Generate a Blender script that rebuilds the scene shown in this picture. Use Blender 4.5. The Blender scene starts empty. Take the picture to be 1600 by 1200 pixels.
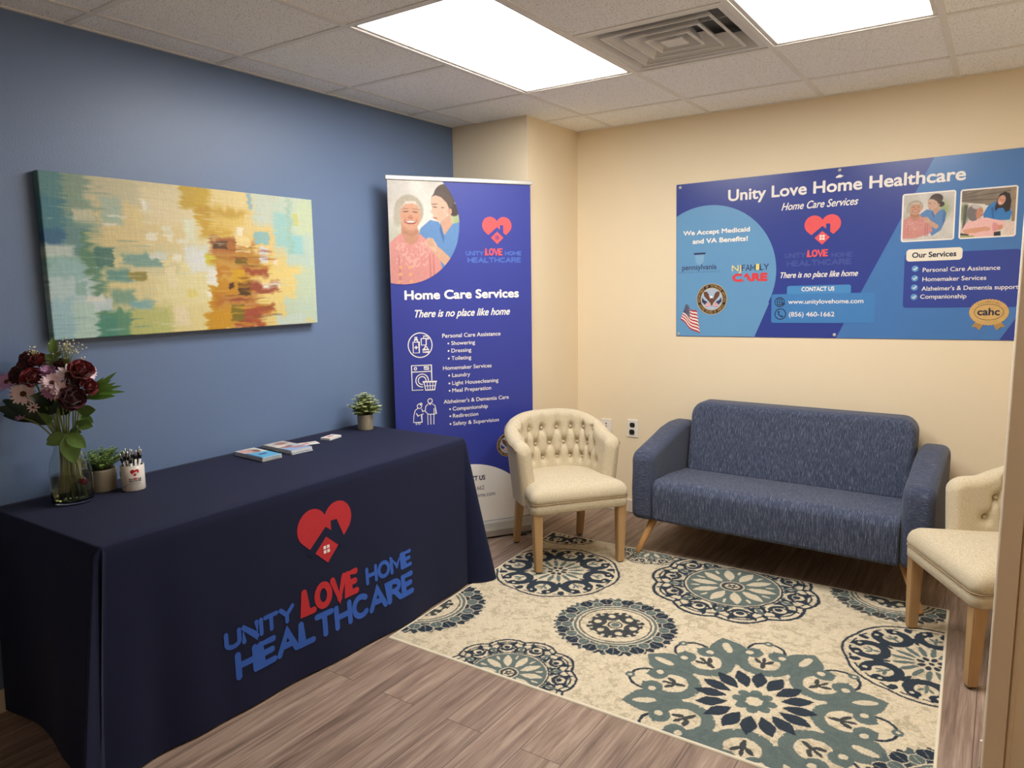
import bpy, bmesh, math, random
import numpy as np
from mathutils import Vector, Matrix, Euler

PI = math.pi
R = math.radians
SC = bpy.context.scene
COL = SC.collection
random.seed(7)
RNG = np.random.default_rng(11)

# ------------------------------------------------------------------ camera
CAM_F, CAM_YAW, CAM_PITCH, CAM_ROLL = 1138.31, R(34.0718), R(-7.8397), R(-0.8656)
CAM_POS = Vector((2.8839, -4.2459, 1.4904))
d = Vector((-math.sin(CAM_YAW)*math.cos(CAM_PITCH), math.cos(CAM_YAW)*math.cos(CAM_PITCH), math.sin(CAM_PITCH)))
r0 = Vector((math.cos(CAM_YAW), math.sin(CAM_YAW), 0.0))
u0 = r0.cross(d)
c_, s_ = math.cos(CAM_ROLL), math.sin(CAM_ROLL)
rr = c_*r0 + s_*u0
uu = -s_*r0 + c_*u0
cam_data = bpy.data.cameras.new('camera')
cam_data.sensor_fit = 'HORIZONTAL'
cam_data.sensor_width = 36.0
cam_data.lens = 36.0*CAM_F/1600.0
cam_data.clip_start = 0.05
cam = bpy.data.objects.new('camera', cam_data)
COL.objects.link(cam)
M = Matrix(((rr.x, uu.x, -d.x), (rr.y, uu.y, -d.y), (rr.z, uu.z, -d.z))).to_4x4()
M.translation = CAM_POS
cam.matrix_world = M
SC.camera = cam

# ------------------------------------------------------------------ world + exposure
w = bpy.data.worlds.new('world')
w.use_nodes = True
w.node_tree.nodes['Background'].inputs[0].default_value = (0.9, 0.93, 1.0, 1)
w.node_tree.nodes['Background'].inputs[1].default_value = 0.05
SC.world = w
SC.view_settings.view_transform = 'Standard'
SC.view_settings.look = 'None'
SC.view_settings.gamma = 1.0
SC.view_settings.use_curve_mapping = False
SC.view_settings.exposure = 0.0
PANEL_STRENGTH = 18.5          # the two ceiling panels, the room's only lamps in view
SC.cycles.max_bounces = 12
SC.cycles.diffuse_bounces = 7

H = 2.44
TILE = 0.6096
X1, YA = 0.7956, -1.0003       # grid lines of the suspended ceiling
COLX, COLY = 0.545, -0.595     # the column in the corner
XR, YF = 3.50, -5.25           # right wall, wall behind the camera

# ------------------------------------------------------------------ helpers
def lin(c):
    out = []
    for v in c[:3]:
        v = v/255.0
        out.append(v/12.92 if v <= 0.04045 else ((v+0.055)/1.055)**2.4)
    return tuple(out)

def lin_np(a):
    a = np.asarray(a, dtype=np.float64)/255.0
    return np.where(a <= 0.04045, a/12.92, ((a+0.055)/1.055)**2.4)

MATS = {}
def mat(name, rgb, rough=0.6, metal=0.0, var=0.06, scale=40.0, bump=0.0, bscale=300.0, stretch=(1, 1, 1), spec=0.5, sheen=0.0, coat=0.0):
    """Procedural principled material: base colour broken up by noise, optional bump."""
    if name in MATS:
        return MATS[name]
    m = bpy.data.materials.new(name)
    m.use_nodes = True
    nt = m.node_tree
    b = nt.nodes['Principled BSDF']
    b.inputs['Roughness'].default_value = rough
    b.inputs['Metallic'].default_value = metal
    b.inputs['Specular IOR Level'].default_value = spec
    if sheen:
        b.inputs['Sheen Weight'].default_value = sheen
    if coat:
        b.inputs['Coat Weight'].default_value = coat
        b.inputs['Coat Roughness'].default_value = 0.15
    L = lin(rgb)
    tc = nt.nodes.new('ShaderNodeTexCoord')
    mp = nt.nodes.new('ShaderNodeMapping')
    mp.inputs['Scale'].default_value = stretch
    nt.links.new(tc.outputs['Object'], mp.inputs['Vector'])
    nz = nt.nodes.new('ShaderNodeTexNoise')
    nz.inputs['Scale'].default_value = scale
    nz.inputs['Detail'].default_value = 4
    nt.links.new(mp.outputs['Vector'], nz.inputs['Vector'])
    mx = nt.nodes.new('ShaderNodeMix')
    mx.data_type = 'RGBA'
    mx.inputs['A'].default_value = tuple(max(0, v*(1-var)) for v in L)+(1,)
    mx.inputs['B'].default_value = tuple(min(1, v*(1+var)) for v in L)+(1,)
    nt.links.new(nz.outputs['Fac'], mx.inputs['Factor'])
    nt.links.new(mx.outputs['Result'], b.inputs['Base Color'])
    if bump:
        n2 = nt.nodes.new('ShaderNodeTexNoise')
        n2.inputs['Scale'].default_value = bscale
        n2.inputs['Detail'].default_value = 3
        nt.links.new(mp.outputs['Vector'], n2.inputs['Vector'])
        bp = nt.nodes.new('ShaderNodeBump')
        bp.inputs['Strength'].default_value = bump
        bp.inputs['Distance'].default_value = 0.004
        nt.links.new(n2.outputs['Fac'], bp.inputs['Height'])
        nt.links.new(bp.outputs['Normal'], b.inputs['Normal'])
    MATS[name] = m
    return m

def mat_attr(name, rough=0.7, bump=0.0, bscale=300.0, spec=0.4, coat=0.0):
    """Material whose base colour is the mesh's own painted colour attribute."""
    m = bpy.data.materials.new(name)
    m.use_nodes = True
    nt = m.node_tree
    b = nt.nodes['Principled BSDF']
    b.inputs['Roughness'].default_value = rough
    b.inputs['Specular IOR Level'].default_value = spec
    b.inputs['Coat Weight'].default_value = coat
    at = nt.nodes.new('ShaderNodeAttribute')
    at.attribute_name = 'paint'
    nt.links.new(at.outputs['Color'], b.inputs['Base Color'])
    if bump:
        tc = nt.nodes.new('ShaderNodeTexCoord')
        n2 = nt.nodes.new('ShaderNodeTexNoise')
        n2.inputs['Scale'].default_value = bscale
        nt.links.new(tc.outputs['Object'], n2.inputs['Vector'])
        bp = nt.nodes.new('ShaderNodeBump')
        bp.inputs['Strength'].default_value = bump
        bp.inputs['Distance'].default_value = 0.003
        nt.links.new(n2.outputs['Fac'], bp.inputs['Height'])
        nt.links.new(bp.outputs['Normal'], b.inputs['Normal'])
    MATS[name] = m
    return m

def link(name, me, m=None, parent=None, smooth=False):
    o = bpy.data.objects.new(name, me)
    COL.objects.link(o)
    if m is not None:
        me.materials.append(m)
    if smooth:
        me.polygons.foreach_set('use_smooth', [True]*len(me.polygons))
    if parent is not None:
        o.parent = parent
    return o

def mesh(name, verts, faces, m=None, parent=None, smooth=False):
    me = bpy.data.meshes.new(name)
    me.from_pydata([tuple(v) for v in verts], [], faces)
    me.update()
    return link(name, me, m, parent, smooth)

def from_bm(name, bm, m=None, parent=None, smooth=False):
    me = bpy.data.meshes.new(name)
    bmesh.ops.recalc_face_normals(bm, faces=bm.faces)
    bm.to_mesh(me)
    bm.free()
    return link(name, me, m, parent, smooth)

def thing(name, label, cat, loc=(0, 0, 0), rot=(0, 0, 0), group=None):
    o = bpy.data.objects.new(name, None)
    o.empty_display_size = 0.05
    COL.objects.link(o)
    o.location = loc
    o.rotation_euler = rot
    return tag(o, label, cat, group)

def tag(o, label, cat, group=None):
    o['label'] = label
    o['category'] = cat
    if group:
        o['group'] = group
    return o

def struct(o):
    o['kind'] = 'structure'
    return o

def add_box(bm, x0, x1, y0, y1, z0, z1, bevel=0.0, seg=2):
    r = bmesh.ops.create_cube(bm, size=1.0)
    vs = r['verts']
    for v in vs:
        v.co = Vector(((x0+x1)/2+v.co.x*(x1-x0), (y0+y1)/2+v.co.y*(y1-y0), (z0+z1)/2+v.co.z*(z1-z0)))
    if bevel:
        es = list({e for v in vs for e in v.link_edges})
        bmesh.ops.bevel(bm, geom=es, offset=bevel, segments=seg, profile=0.5, affect='EDGES', clamp_overlap=True)
    return bm

def box(name, b, m, parent=None, bevel=0.0, seg=2, smooth=False):
    bm = bmesh.new()
    add_box(bm, *b, bevel=bevel, seg=seg)
    return from_bm(name, bm, m, parent, smooth)

def grid_faces(nu, nv, closed_u=False):
    f = []
    for i in range(nu if closed_u else nu-1):
        for j in range(nv-1):
            a = i*nv+j
            b = ((i+1) % nu)*nv+j
            f.append((a, b, b+1, a+1))
    return f

def lathe_geo(profile, n=32, origin=(0, 0, 0)):
    v, f = [], []
    k = len(profile)
    for i in range(n):
        a = 2*PI*i/n
        for (r, z) in profile:
            v.append((origin[0]+r*math.cos(a), origin[1]+r*math.sin(a), origin[2]+z))
    for i in range(n):
        j = (i+1) % n
        for q in range(k-1):
            f.append((i*k+q, j*k+q, j*k+q+1, i*k+q+1))
    return v, f

def lathe(name, profile, m, parent=None, n=32, origin=(0, 0, 0), smooth=True):
    v, f = lathe_geo(profile, n, origin)
    bm = bmesh.new()
    vs = [bm.verts.new(c) for c in v]
    for q in f:
        try:
            bm.faces.new([vs[i] for i in q])
        except ValueError:
            pass
    bmesh.ops.remove_doubles(bm, verts=bm.verts, dist=1e-6)
    return from_bm(name, bm, m, parent, smooth)

def tube_geo(pts, radii, n=8, v0=0, squash=None):
    """tube along a polyline; returns verts, faces (closed ends)."""
    pts = [Vector(p) for p in pts]
    if not hasattr(radii, '__len__'):
        radii = [radii]*len(pts)
    v, f = [], []
    up = None
    for i, p in enumerate(pts):
        t = (pts[min(i+1, len(pts)-1)]-pts[max(i-1, 0)]).normalized()
        if up is None:
            up = Vector((0, 0, 1)) if abs(t.z) < 0.9 else Vector((1, 0, 0))
        a = t.cross(up).normalized()
        b = a.cross(t).normalized()
        up = b
        for k in range(n):
            an = 2*PI*k/n
            v.append(p+a*math.cos(an)*radii[i]+b*math.sin(an)*radii[i])
    m = len(pts)
    for i in range(m-1):
        for k in range(n):
            k2 = (k+1) % n
            f.append((v0+i*n+k, v0+i*n+k2, v0+(i+1)*n+k2, v0+(i+1)*n+k))
    f.append(tuple(v0+k for k in range(n))[::-1])
    f.append(tuple(v0+(m-1)*n+k for k in range(n)))
    return v, f

def tube(name, pts, radii, m, parent=None, n=8, smooth=True):
    v, f = tube_geo(pts, radii, n)
    return mesh(name, v, f, m, parent, smooth)

class Geo:
    """collects geometry for ONE mesh"""
    def __init__(self):
        self.v, self.f = [], []
    def add(self, v, f):
        k = len(self.v)
        self.v += [tuple(c) for c in v]
        self.f += [tuple(i+k for i in q) for q in f]
        return self
    def tube(self, pts, radii, n=8):
        v, f = tube_geo(pts, radii, n)
        return self.add(v, f)
    def out(self, name, m, parent=None, smooth=True):
        return mesh(name, self.v, self.f, m, parent, smooth)

def bez(p0, p1, p2, n=8):
    p0, p1, p2 = Vector(p0), Vector(p1), Vector(p2)
    return [(1-t)**2*p0+2*t*(1-t)*p1+t*t*p2 for t in [i/(n-1) for i in range(n)]]

def bevel_mod(o, w, seg=4):
    md = o.modifiers.new('bevel', 'BEVEL')
    md.width = w
    md.segments = seg
    md.limit_method = 'ANGLE'
    md.angle_limit = R(35)
    md.harden_normals = False
    wn = o.modifiers.new('normals', 'WEIGHTED_NORMAL')
    wn.keep_sharp = False
    return o

# ------------------------------------------------------------------ flat print: lettering and marks
FONT_CACHE = {}
def glyphs(txt, bold=0.0, shear=0.0):
    key = (txt, bold, shear)
    if key in FONT_CACHE:
        return FONT_CACHE[key]
    cu = bpy.data.curves.new('tmp', 'FONT')
    cu.body = txt
    cu.size = 1.0
    cu.offset = bold
    cu.shear = shear
    cu.resolution_u = 5
    o = bpy.data.objects.new('tmp', cu)
    COL.objects.link(o)
    bpy.context.view_layer.update()
    dg = bpy.context.evaluated_depsgraph_get()
    me = bpy.data.meshes.new_from_object(o.evaluated_get(dg))
    v = [(p.co.x, p.co.y) for p in me.vertices]
    f = [tuple(q.vertices) for q in me.polygons]
    bpy.data.objects.remove(o)
    bpy.data.curves.remove(cu)
    bpy.data.meshes.remove(me)
    FONT_CACHE[key] = (v, f)
    return v, f

CAP = None
def text2d(txt, x0, x1, z, cap, bold=0.0, shear=0.0):
    """lettering fitted between x0 and x1 on baseline z with capital height cap"""
    global CAP
    if CAP is None:
        hv, _ = glyphs('H')
        CAP = max(p[1] for p in hv)
    v, f = glyphs(txt, 0.0, shear)
    if not v:
        return [], []
    a = min(p[0] for p in v)-bold
    b = max(p[0] for p in v)+bold
    k = cap/(CAP+2*bold)
    return [(x0+(p[0]-a)/(b-a)*(x1-x0), z+(p[1]+bold)*k) for p in v], f

def _arc(cx, cz, rx, rz, a0, a1, n=12):
    return [(cx+rx*math.cos(R(a0+(a1-a0)*i/n)), cz+rz*math.sin(R(a0+(a1-a0)*i/n))) for i in range(n+1)]
LETTERS = {
    'F': (0.50, [[(0.50, 1), (0, 1), (0, 0)], [(0, 0.52), (0.43, 0.52)]]),
    'U': (0.62, [[(0, 1), (0, 0.32)]+_arc(0.31, 0.31, 0.31, 0.31, 180, 360)+[(0.62, 1)]]),
    'N': (0.66, [[(0, 0), (0, 1), (0.66, 0), (0.66, 1)]]),
    'I': (0.02, [[(0.01, 0), (0.01, 1)]]),
    'T': (0.62, [[(0, 1), (0.62, 1)], [(0.31, 1), (0.31, 0)]]),
    'Y': (0.66, [[(0, 1), (0.33, 0.48), (0.66, 1)], [(0.33, 0.48), (0.33, 0)]]),
    'L': (0.46, [[(0, 1), (0, 0), (0.46, 0)]]),
    'O': (0.70, [_arc(0.35, 0.5, 0.35, 0.5, 0, 360, 28)]),
    'V': (0.68, [[(0, 1), (0.34, 0), (0.68, 1)]]),
    'E': (0.50, [[(0.50, 1), (0, 1), (0, 0), (0.50, 0)], [(0, 0.52), (0.43, 0.52)]]),
    'H': (0.62, [[(0, 0), (0, 1)], [(0.62, 0), (0.62, 1)], [(0, 0.5), (0.62, 0.5)]]),
    'M': (0.78, [[(0, 0), (0, 1), (0.39, 0.30), (0.78, 1), (0.78, 0)]]),
    'A': (0.70, [[(0, 0), (0.35, 1), (0.70, 0)], [(0.12, 0.33), (0.58, 0.33)]]),
    'C': (0.62, [_arc(0.35, 0.5, 0.35, 0.5, 48, 312, 22)]),
    'R': (0.58, [[(0, 0), (0, 1), (0.30, 1)]+_arc(0.30, 0.74, 0.26, 0.26, 90, -90, 10)+[(0, 0.48)], [(0.28, 0.48), (0.58, 0)]]),
}

class Flat:
    """one printed colour on a flat thing: 2D polygons in the sheet's own (x, z), front faces -y"""
    def __init__(self):
        self.v, self.f, self.n = [], [], 0
    def geo(self, v, f, y=0.0):
        k = len(self.v)
        self.n += 1
        y -= 2e-6*(self.n % 150)
        self.v += [(p[0], y, p[1]) for p in v]
        self.f += [tuple(i+k for i in q) for q in f]
        return self
    def text(self, *a, y=0.0, **k):
        bold = k.get('bold', 0.0)
        v, f = text2d(*a, **k)
        if not bold:
            return self.geo(v, f, y)
        d = bold*a[4]/(CAP+2*bold)          # thicken the strokes: the same outline printed a hair to every side
        for i in range(8):
            an = 2*PI*i/8
            self.geo([(p[0]+d*math.cos(an), p[1]+d*math.sin(an)) for p in v], f, y)
        return self
    def poly(self, pts, y=0.0):
        return self.geo(pts, [tuple(range(len(pts)))], y)
    def disc(self, cx, cz, rx, rz=None, y=0.0, n=40):
        rz = rx if rz is None else rz
        return self.poly([(cx+rx*math.cos(2*PI*i/n), cz+rz*math.sin(2*PI*i/n)) for i in range(n)], y)
    def ring(self, cx, cz, r, w, y=0.0, n=48, a0=0.0, a1=2*PI, k=1.0):
        pts = [(cx+r*math.cos(a0+(a1-a0)*i/n), cz+k*r*math.sin(a0+(a1-a0)*i/n)) for i in range(n+1)]
        return self.stroke(pts, w, y)
    def stroke(self, pts, w, y=0.0, closed=False):
        if closed:
            pts = list(pts)+[pts[0]]
        P = [Vector(p) for p in pts]
        vs = []
        for i, p in enumerate(P):
            t = (P[min(i+1, len(P)-1)]-P[max(i-1, 0)])
            if closed and i in (0, len(P)-1):
                t = P[1]-P[-2]
            if t.length < 1e-9:
                t = Vector((1, 0))
            t.normalize()
            n = Vector((-t.y, t.x))
            k = 1.0
            if 0 < i < len(P)-1:
                e = (P[i+1]-P[i])
                if e.length > 1e-9:
                    e.normalize()
                    cs = abs(Vector((-e.y, e.x)).dot(n))
                    k = 1/max(cs, 0.5)
            vs += [tuple(p+n*w/2*k), tuple(p-n*w/2*k)]
        fs = [(2*i, 2*i+1, 2*i+3, 2*i+2) for i in range(len(P)-1)]
        return self.geo(vs, fs, y)
    def letters(self, txt, x0, x1, z, cap, w, y=0.0, gap=0.22):
        """rounded stroke capitals, w = stroke width"""
        adv = [LETTERS[c][0] for c in txt]
        tot = sum(adv)+gap*(len(txt)-1)
        k = (x1-x0-w)/tot
        x = x0+w/2
        h = cap-w
        for c, a in zip(txt, adv):
            for st in LETTERS[c][1]:
                P = [(x+p[0]*k, z+w/2+p[1]*h) for p in st]
                self.stroke(P, w, y)
                ends = [P[0], P[-1]]+(P[1:-1] if len(P) <= 5 else [])
                for p in ends:
                    self.disc(p[0], p[1], w/2, y=y, n=14)
            x += (a+gap)*k
        return self
    def rrect(self, x0, x1, z0, z1, r, y=0.0, n=6):
        pts = []
        for cx, cz, a in ((x1-r, z1-r, 0), (x0+r, z1-r, PI/2), (x0+r, z0+r, PI), (x1-r, z0+r, 1.5*PI)):
            for i in range(n+1):
                pts.append((cx+r*math.cos(a+PI/2*i/n), cz+r*math.sin(a+PI/2*i/n)))
        return self.poly(pts, y)
    def words(self, txt, x0, x1, z, cap, name, m, parent, bold=0.0, shear=0.0, y=0.0):
        """a headline, each word a part of its own"""
        full, _ = text2d(txt, x0, x1, z, cap, bold, shear)
        parts = txt.split(' ')
        # find the blanks: gaps between the letters along x
        iv = []
        gv, gf = glyphs(txt, 0.0, shear)
        for q in gf:
            xs_ = [full[i][0] for i in q]
            iv.append((min(xs_), max(xs_)))
        iv.sort()
        merged = [list(iv[0])]
        for a, b in iv[1:]:
            if a <= merged[-1][1]+cap*0.02:
                merged[-1][1] = max(merged[-1][1], b)
            else:
                merged.append([a, b])
        gaps = sorted(((merged[i+1][0]-merged[i][1], i) for i in range(len(merged)-1)), reverse=True)[:len(parts)-1]
        cuts = sorted((merged[i][1]+merged[i+1][0])/2 for _, i in gaps)+[1e9]
        d_ = bold*cap/(CAP+2*bold)
        lo = -1e9
        for c in cuts:
            fs = [q for q in gf if lo < sum(full[i][0] for i in q)/len(q) < c]
            F = Flat()
            for k in range(8 if bold else 1):
                an = 2*PI*k/8
                F.geo([(p[0]+d_*math.cos(an), p[1]+d_*math.sin(an)) for p in full], fs, y)
            o = F.out(name, m, parent)
            bm = bmesh.new()
            bm.from_mesh(o.data)
            bmesh.ops.delete(bm, geom=[v for v in bm.verts if not v.link_faces], context='VERTS')
            bm.to_mesh(o.data)
            bm.free()
            lo = c
    def out(self, name, m, parent):
        o = mesh(name, self.v, self.f, m, parent)
        bm = bmesh.new()
        bm.from_mesh(o.data)
        for fc in bm.faces:
            fc.normal_update()
            if fc.normal.y > 0:
                fc.normal_flip()
        bm.to_mesh(o.data)
        bm.free()
        return o

def heart_outline(n=20):
    """unit emblem: width 1 / tip at (0,0) / top at 0.85"""
    cx, cz, r = 0.235, 0.585, 0.265
    dist = math.hypot(cx, cz)
    base = math.atan2(-cz, -cx)
    off = math.acos(r/dist)
    a_end = base+off                 # tangent point on the outer side of the right lobe
    a_start = math.acos(-cx/r)       # valley
    while a_end > a_start:
        a_end -= 2*PI
    right = [(cx+r*math.cos(a_start+(a_end-a_start)*i/n), cz+r*math.sin(a_start+(a_end-a_start)*i/n)) for i in range(n+1)]
    left = [(-x, z) for x, z in right[::-1]]
    return right+[(0, 0)]+left[:-1]

HEART = heart_outline()
ROOF = [(0, 0.535), (0.10, 0.462), (0.10, 0.595), (0.215, 0.590), (0.215, 0.378), (0.55, 0.13), (0.45, -0.06), (0.30, 0.12), (0.0, 0.39), (-0.30, 0.12), (-0.45, -0.06), (-0.55, 0.13)]
HOUSE = [(0, 0.39), (0.255, 0.165), (0, 0), (-0.255, 0.165)]
def windows(k=0.05, g=0.012, c=(0, 0.205)):
    out = []
    for sx in (-1, 1):
        for sz in (-1, 1):
            a, b = c[0]+sx*g/2, c[1]+sz*g/2
            out.append([(a, b), (a+sx*k, b), (a+sx*k, b+sz*k), (a, b+sz*k)])
    return out
def roof_clipped():
    """the roof band, kept inside the heart's lower sides"""
    return [(0, 0.535), (0.10, 0.452), (0.10, 0.595), (0.215, 0.590), (0.215, 0.358), (0.36, 0.235), (0.265, 0.160), (0.255, 0.165), (0.0, 0.39), (-0.255, 0.165), (-0.265, 0.160), (-0.36, 0.235)]
def place(pts, cx, cz, k):
    return [(cx+x*k, cz+z*k) for x, z in pts]

# ------------------------------------------------------------------ painting onto dense grids (printed photos, canvas, rug)
def sd_poly(px, pz, pts):
    d = np.full(px.shape, 1e9)
    s = np.ones(px.shape)
    n = len(pts)
    for i in range(n):
        ax, az = pts[i]
        bx, bz = pts[i-1]
        ex, ez = bx-ax, bz-az
        wx, wz = px-ax, pz-az
        t = np.clip((wx*ex+wz*ez)/(ex*ex+ez*ez+1e-12), 0, 1)
        d = np.minimum(d, (wx-ex*t)**2+(wz-ez*t)**2)
        c1, c2, c3 = pz >= az, pz < bz, ex*wz > ez*wx
        flip = (c1 & c2 & c3) | (~c1 & ~c2 & ~c3)
        s = np.where(flip, -s, s)
    return s*np.sqrt(d)

def fill(img, sd, rgb, soft=2.0, op=1.0):
    a = np.clip(0.5-sd/soft, 0, 1)*op
    for k in range(3):
        img[..., k] = img[..., k]*(1-a)+rgb[k]*a

def P_poly(img, X, Z, pts, rgb, soft=3.0, op=1.0):
    fill(img, sd_poly(X, Z, pts), rgb, soft, op)

def P_ell(img, X, Z, cx, cz, a, b, rgb, ang=0.0, soft=3.0, op=1.0):
    c, s = math.cos(R(ang)), math.sin(R(ang))
    x, z = (X-cx)*c+(Z-cz)*s, -(X-cx)*s+(Z-cz)*c
    q = np.sqrt((x/a)**2+(z/b)**2)
    fill(img, (q-1)*min(a, b), rgb, soft, op)

def smooth_noise(shape, cells, rng):
    """value noise over an array, cells = number of cells along each axis"""
    gy, gx = cells
    g = rng.random((gy+2, gx+2))
    yy = np.linspace(0, gy, shape[0], endpoint=False)
    xx = np.linspace(0, gx, shape[1], endpoint=False)
    yi, xi = yy.astype(int), xx.astype(int)
    fy, fx = (yy-yi)[:, None], (xx-xi)[None, :]
    fy, fx = fy*fy*(3-2*fy), fx*fx*(3-2*fx)
    a, b = g[np.ix_(yi, xi)], g[np.ix_(yi, xi+1)]
    c, e = g[np.ix_(yi+1, xi)], g[np.ix_(yi+1, xi+1)]
    return (a*(1-fx)+b*fx)*(1-fy)+(c*(1-fx)+e*fx)*fy

def painted_grid(name, co, img, m, parent=None, keep=None, smooth=False):
    """co: (rows, cols, 3) positions, img: (rows, cols, 3) colours 0..255"""
    nr, nc = co.shape[:2]
    idx = np.arange(nr*nc).reshape(nr, nc)
    q = np.stack([idx[:-1, :-1], idx[:-1, 1:], idx[1:, 1:], idx[1:, :-1]], -1).reshape(-1, 4)
    if keep is not None:
        kk = keep.reshape(-1)
        q = q[kk[q].all(1)]
    me = bpy.data.meshes.new(name)
    me.vertices.add(nr*nc)
    me.vertices.foreach_set('co', co.reshape(-1).astype(np.float32))
    me.loops.add(q.size)
    me.loops.foreach_set('vertex_index', q.reshape(-1).astype(np.int32))
    me.polygons.add(len(q))
    me.polygons.foreach_set('loop_start', np.arange(0, q.size, 4, dtype=np.int32))
    me.update(calc_edges=True)
    ca = me.color_attributes.new('paint', 'FLOAT_COLOR', 'POINT')
    rgba = np.ones((nr*nc, 4), dtype=np.float32)
    rgba[:, :3] = lin_np(np.clip(img, 0, 255)).reshape(-1, 3)
    ca.data.foreach_set('color', rgba.reshape(-1))
    if keep is not None:
        bm = bmesh.new()
        bm.from_mesh(me)
        bmesh.ops.delete(bm, geom=[v for v in bm.verts if not v.link_faces], context='VERTS')
        bm.to_mesh(me)
        bm.free()
    return link(name, me, m, parent, smooth)
# ================================================================== THE ROOM
def wall_mat(name, rgb, rough, bump, spec=0.5):
    return mat(name, rgb, rough=rough, var=0.03, scale=3.0, bump=bump, bscale=140.0, spec=spec)
M_BLUE = wall_mat('blue eggshell wall paint', (104, 126, 162), 0.40, 0.12)
M_CREAM = wall_mat('cream wall paint', (234, 218, 188), 0.6, 0.08)
M_TAN = wall_mat('tan painted casing', (226, 206, 178), 0.5, 0.03)
M_TRIM = mat('off-white painted trim', (226, 216, 200), rough=0.45, var=0.03)

def floor_material():
    m = bpy.data.materials.new('grey brown vinyl planks')
    m.use_nodes = True
    nt = m.node_tree
    N, Lk = nt.nodes, nt.links
    b = N['Principled BSDF']
    tc = N.new('ShaderNodeTexCoord')
    mp = N.new('ShaderNodeMapping')
    mp.inputs['Rotation'].default_value = (0, 0, PI/2)
    Lk.new(tc.outputs['Object'], mp.inputs['Vector'])
    br = N.new('ShaderNodeTexBrick')
    br.offset = 0.37
    br.inputs['Scale'].default_value = 1.0
    br.inputs['Brick Width'].default_value = 1.22
    br.inputs['Row Height'].default_value = 0.152
    br.inputs['Mortar Size'].default_value = 0.0012
    br.inputs['Mortar Smooth'].default_value = 0.3
    br.inputs['Bias'].default_value = 0.0
    br.inputs['Color1'].default_value = (0, 0, 0, 1)
    br.inputs['Color2'].default_value = (1, 1, 1, 1)
    br.inputs['Mortar'].default_value = (0.5, 0.5, 0.5, 1)
    Lk.new(mp.outputs['Vector'], br.inputs['Vector'])
    # grain, stretched along the planks and shifted plank by plank
    g = N.new('ShaderNodeVectorMath')
    g.operation = 'MULTIPLY_ADD'
    g.inputs[1].default_value = (2.2, 26.0, 1.0)
    ad = N.new('ShaderNodeVectorMath')
    ad.operation = 'SCALE'
    ad.inputs['Scale'].default_value = 9.0
    Lk.new(br.outputs['Color'], ad.inputs[0])
    Lk.new(mp.outputs['Vector'], g.inputs[0])
    Lk.new(ad.outputs['Vector'], g.inputs[2])
    n1 = N.new('ShaderNodeTexNoise')
    n1.inputs['Scale'].default_value = 1.0
    n1.inputs['Detail'].default_value = 6
    n1.inputs['Roughness'].default_value = 0.62
    n1.inputs['Distortion'].default_value = 0.5
    Lk.new(g.outputs['Vector'], n1.inputs['Vector'])
    g2 = N.new('ShaderNodeVectorMath')
    g2.operation = 'MULTIPLY_ADD'
    g2.inputs[1].default_value = (5.0, 150.0, 1.0)
    Lk.new(mp.outputs['Vector'], g2.inputs[0])
    Lk.new(ad.outputs['Vector'], g2.inputs[2])
    n2 = N.new('ShaderNodeTexNoise')
    n2.inputs['Scale'].default_value = 1.0
    n2.inputs['Detail'].default_value = 3
    Lk.new(g2.outputs['Vector'], n2.inputs['Vector'])
    cr = N.new('ShaderNodeValToRGB')
    cr.color_ramp.elements[0].position = 0.30
    cr.color_ramp.elements[0].color = lin((116, 96, 85))+(1,)
    cr.color_ramp.elements[1].position = 0.70
    cr.color_ramp.elements[1].color = lin((182, 161, 144))+(1,)
    e = cr.color_ramp.elements.new(0.5)
    e.color = lin((156, 133, 118))+(1,)
    Lk.new(n1.outputs['Fac'], cr.inputs['Fac'])
    mx = N.new('ShaderNodeMix')
    mx.data_type = 'RGBA'
    mx.blend_type = 'MULTIPLY'
    mx.inputs['Factor'].default_value = 0.55
    Lk.new(cr.outputs['Color'], mx.inputs['A'])
    r2 = N.new('ShaderNodeMapRange')
    r2.inputs['From Min'].default_value = 0.35
    r2.inputs['From Max'].default_value = 0.65
    r2.inputs['To Min'].default_value = 0.62
    r2.inputs['To Max'].default_value = 1.08
    Lk.new(n2.outputs['Fac'], r2.inputs['Value'])
    Lk.new(r2.outputs['Result'], mx.inputs['B'])
    m3 = N.new('ShaderNodeMix')
    m3.data_type = 'RGBA'
    m3.blend_type = 'MULTIPLY'
    m3.inputs['Factor'].default_value = 1.0
    r3 = N.new('ShaderNodeMapRange')
    r3.inputs['To Min'].default_value = 0.84
    r3.inputs['To Max'].default_value = 1.08
    Lk.new(br.outputs['Color'], r3.inputs['Value'])
    Lk.new(mx.outputs['Result'], m3.inputs['A'])
    Lk.new(r3.outputs['Result'], m3.inputs['B'])
    m4 = N.new('ShaderNodeMix')
    m4.data_type = 'RGBA'
    m4.inputs['B'].default_value = lin((70, 58, 52))+(1,)
    Lk.new(br.outputs['Fac'], m4.inputs['Factor'])
    Lk.new(m3.outputs['Result'], m4.inputs['A'])
    Lk.new(m4.outputs['Result'], b.inputs['Base Color'])
    b.inputs['Roughness'].default_value = 0.48
    b.inputs['Specular IOR Level'].default_value = 0.35
    bp = N.new('ShaderNodeBump')
    bp.inputs['Strength'].default_value = 0.15
    bp.inputs['Distance'].default_value = 0.002
    Lk.new(n2.outputs['Fac'], bp.inputs['Height'])
    Lk.new(bp.outputs['Normal'], b.inputs['Normal'])
    return m

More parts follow.
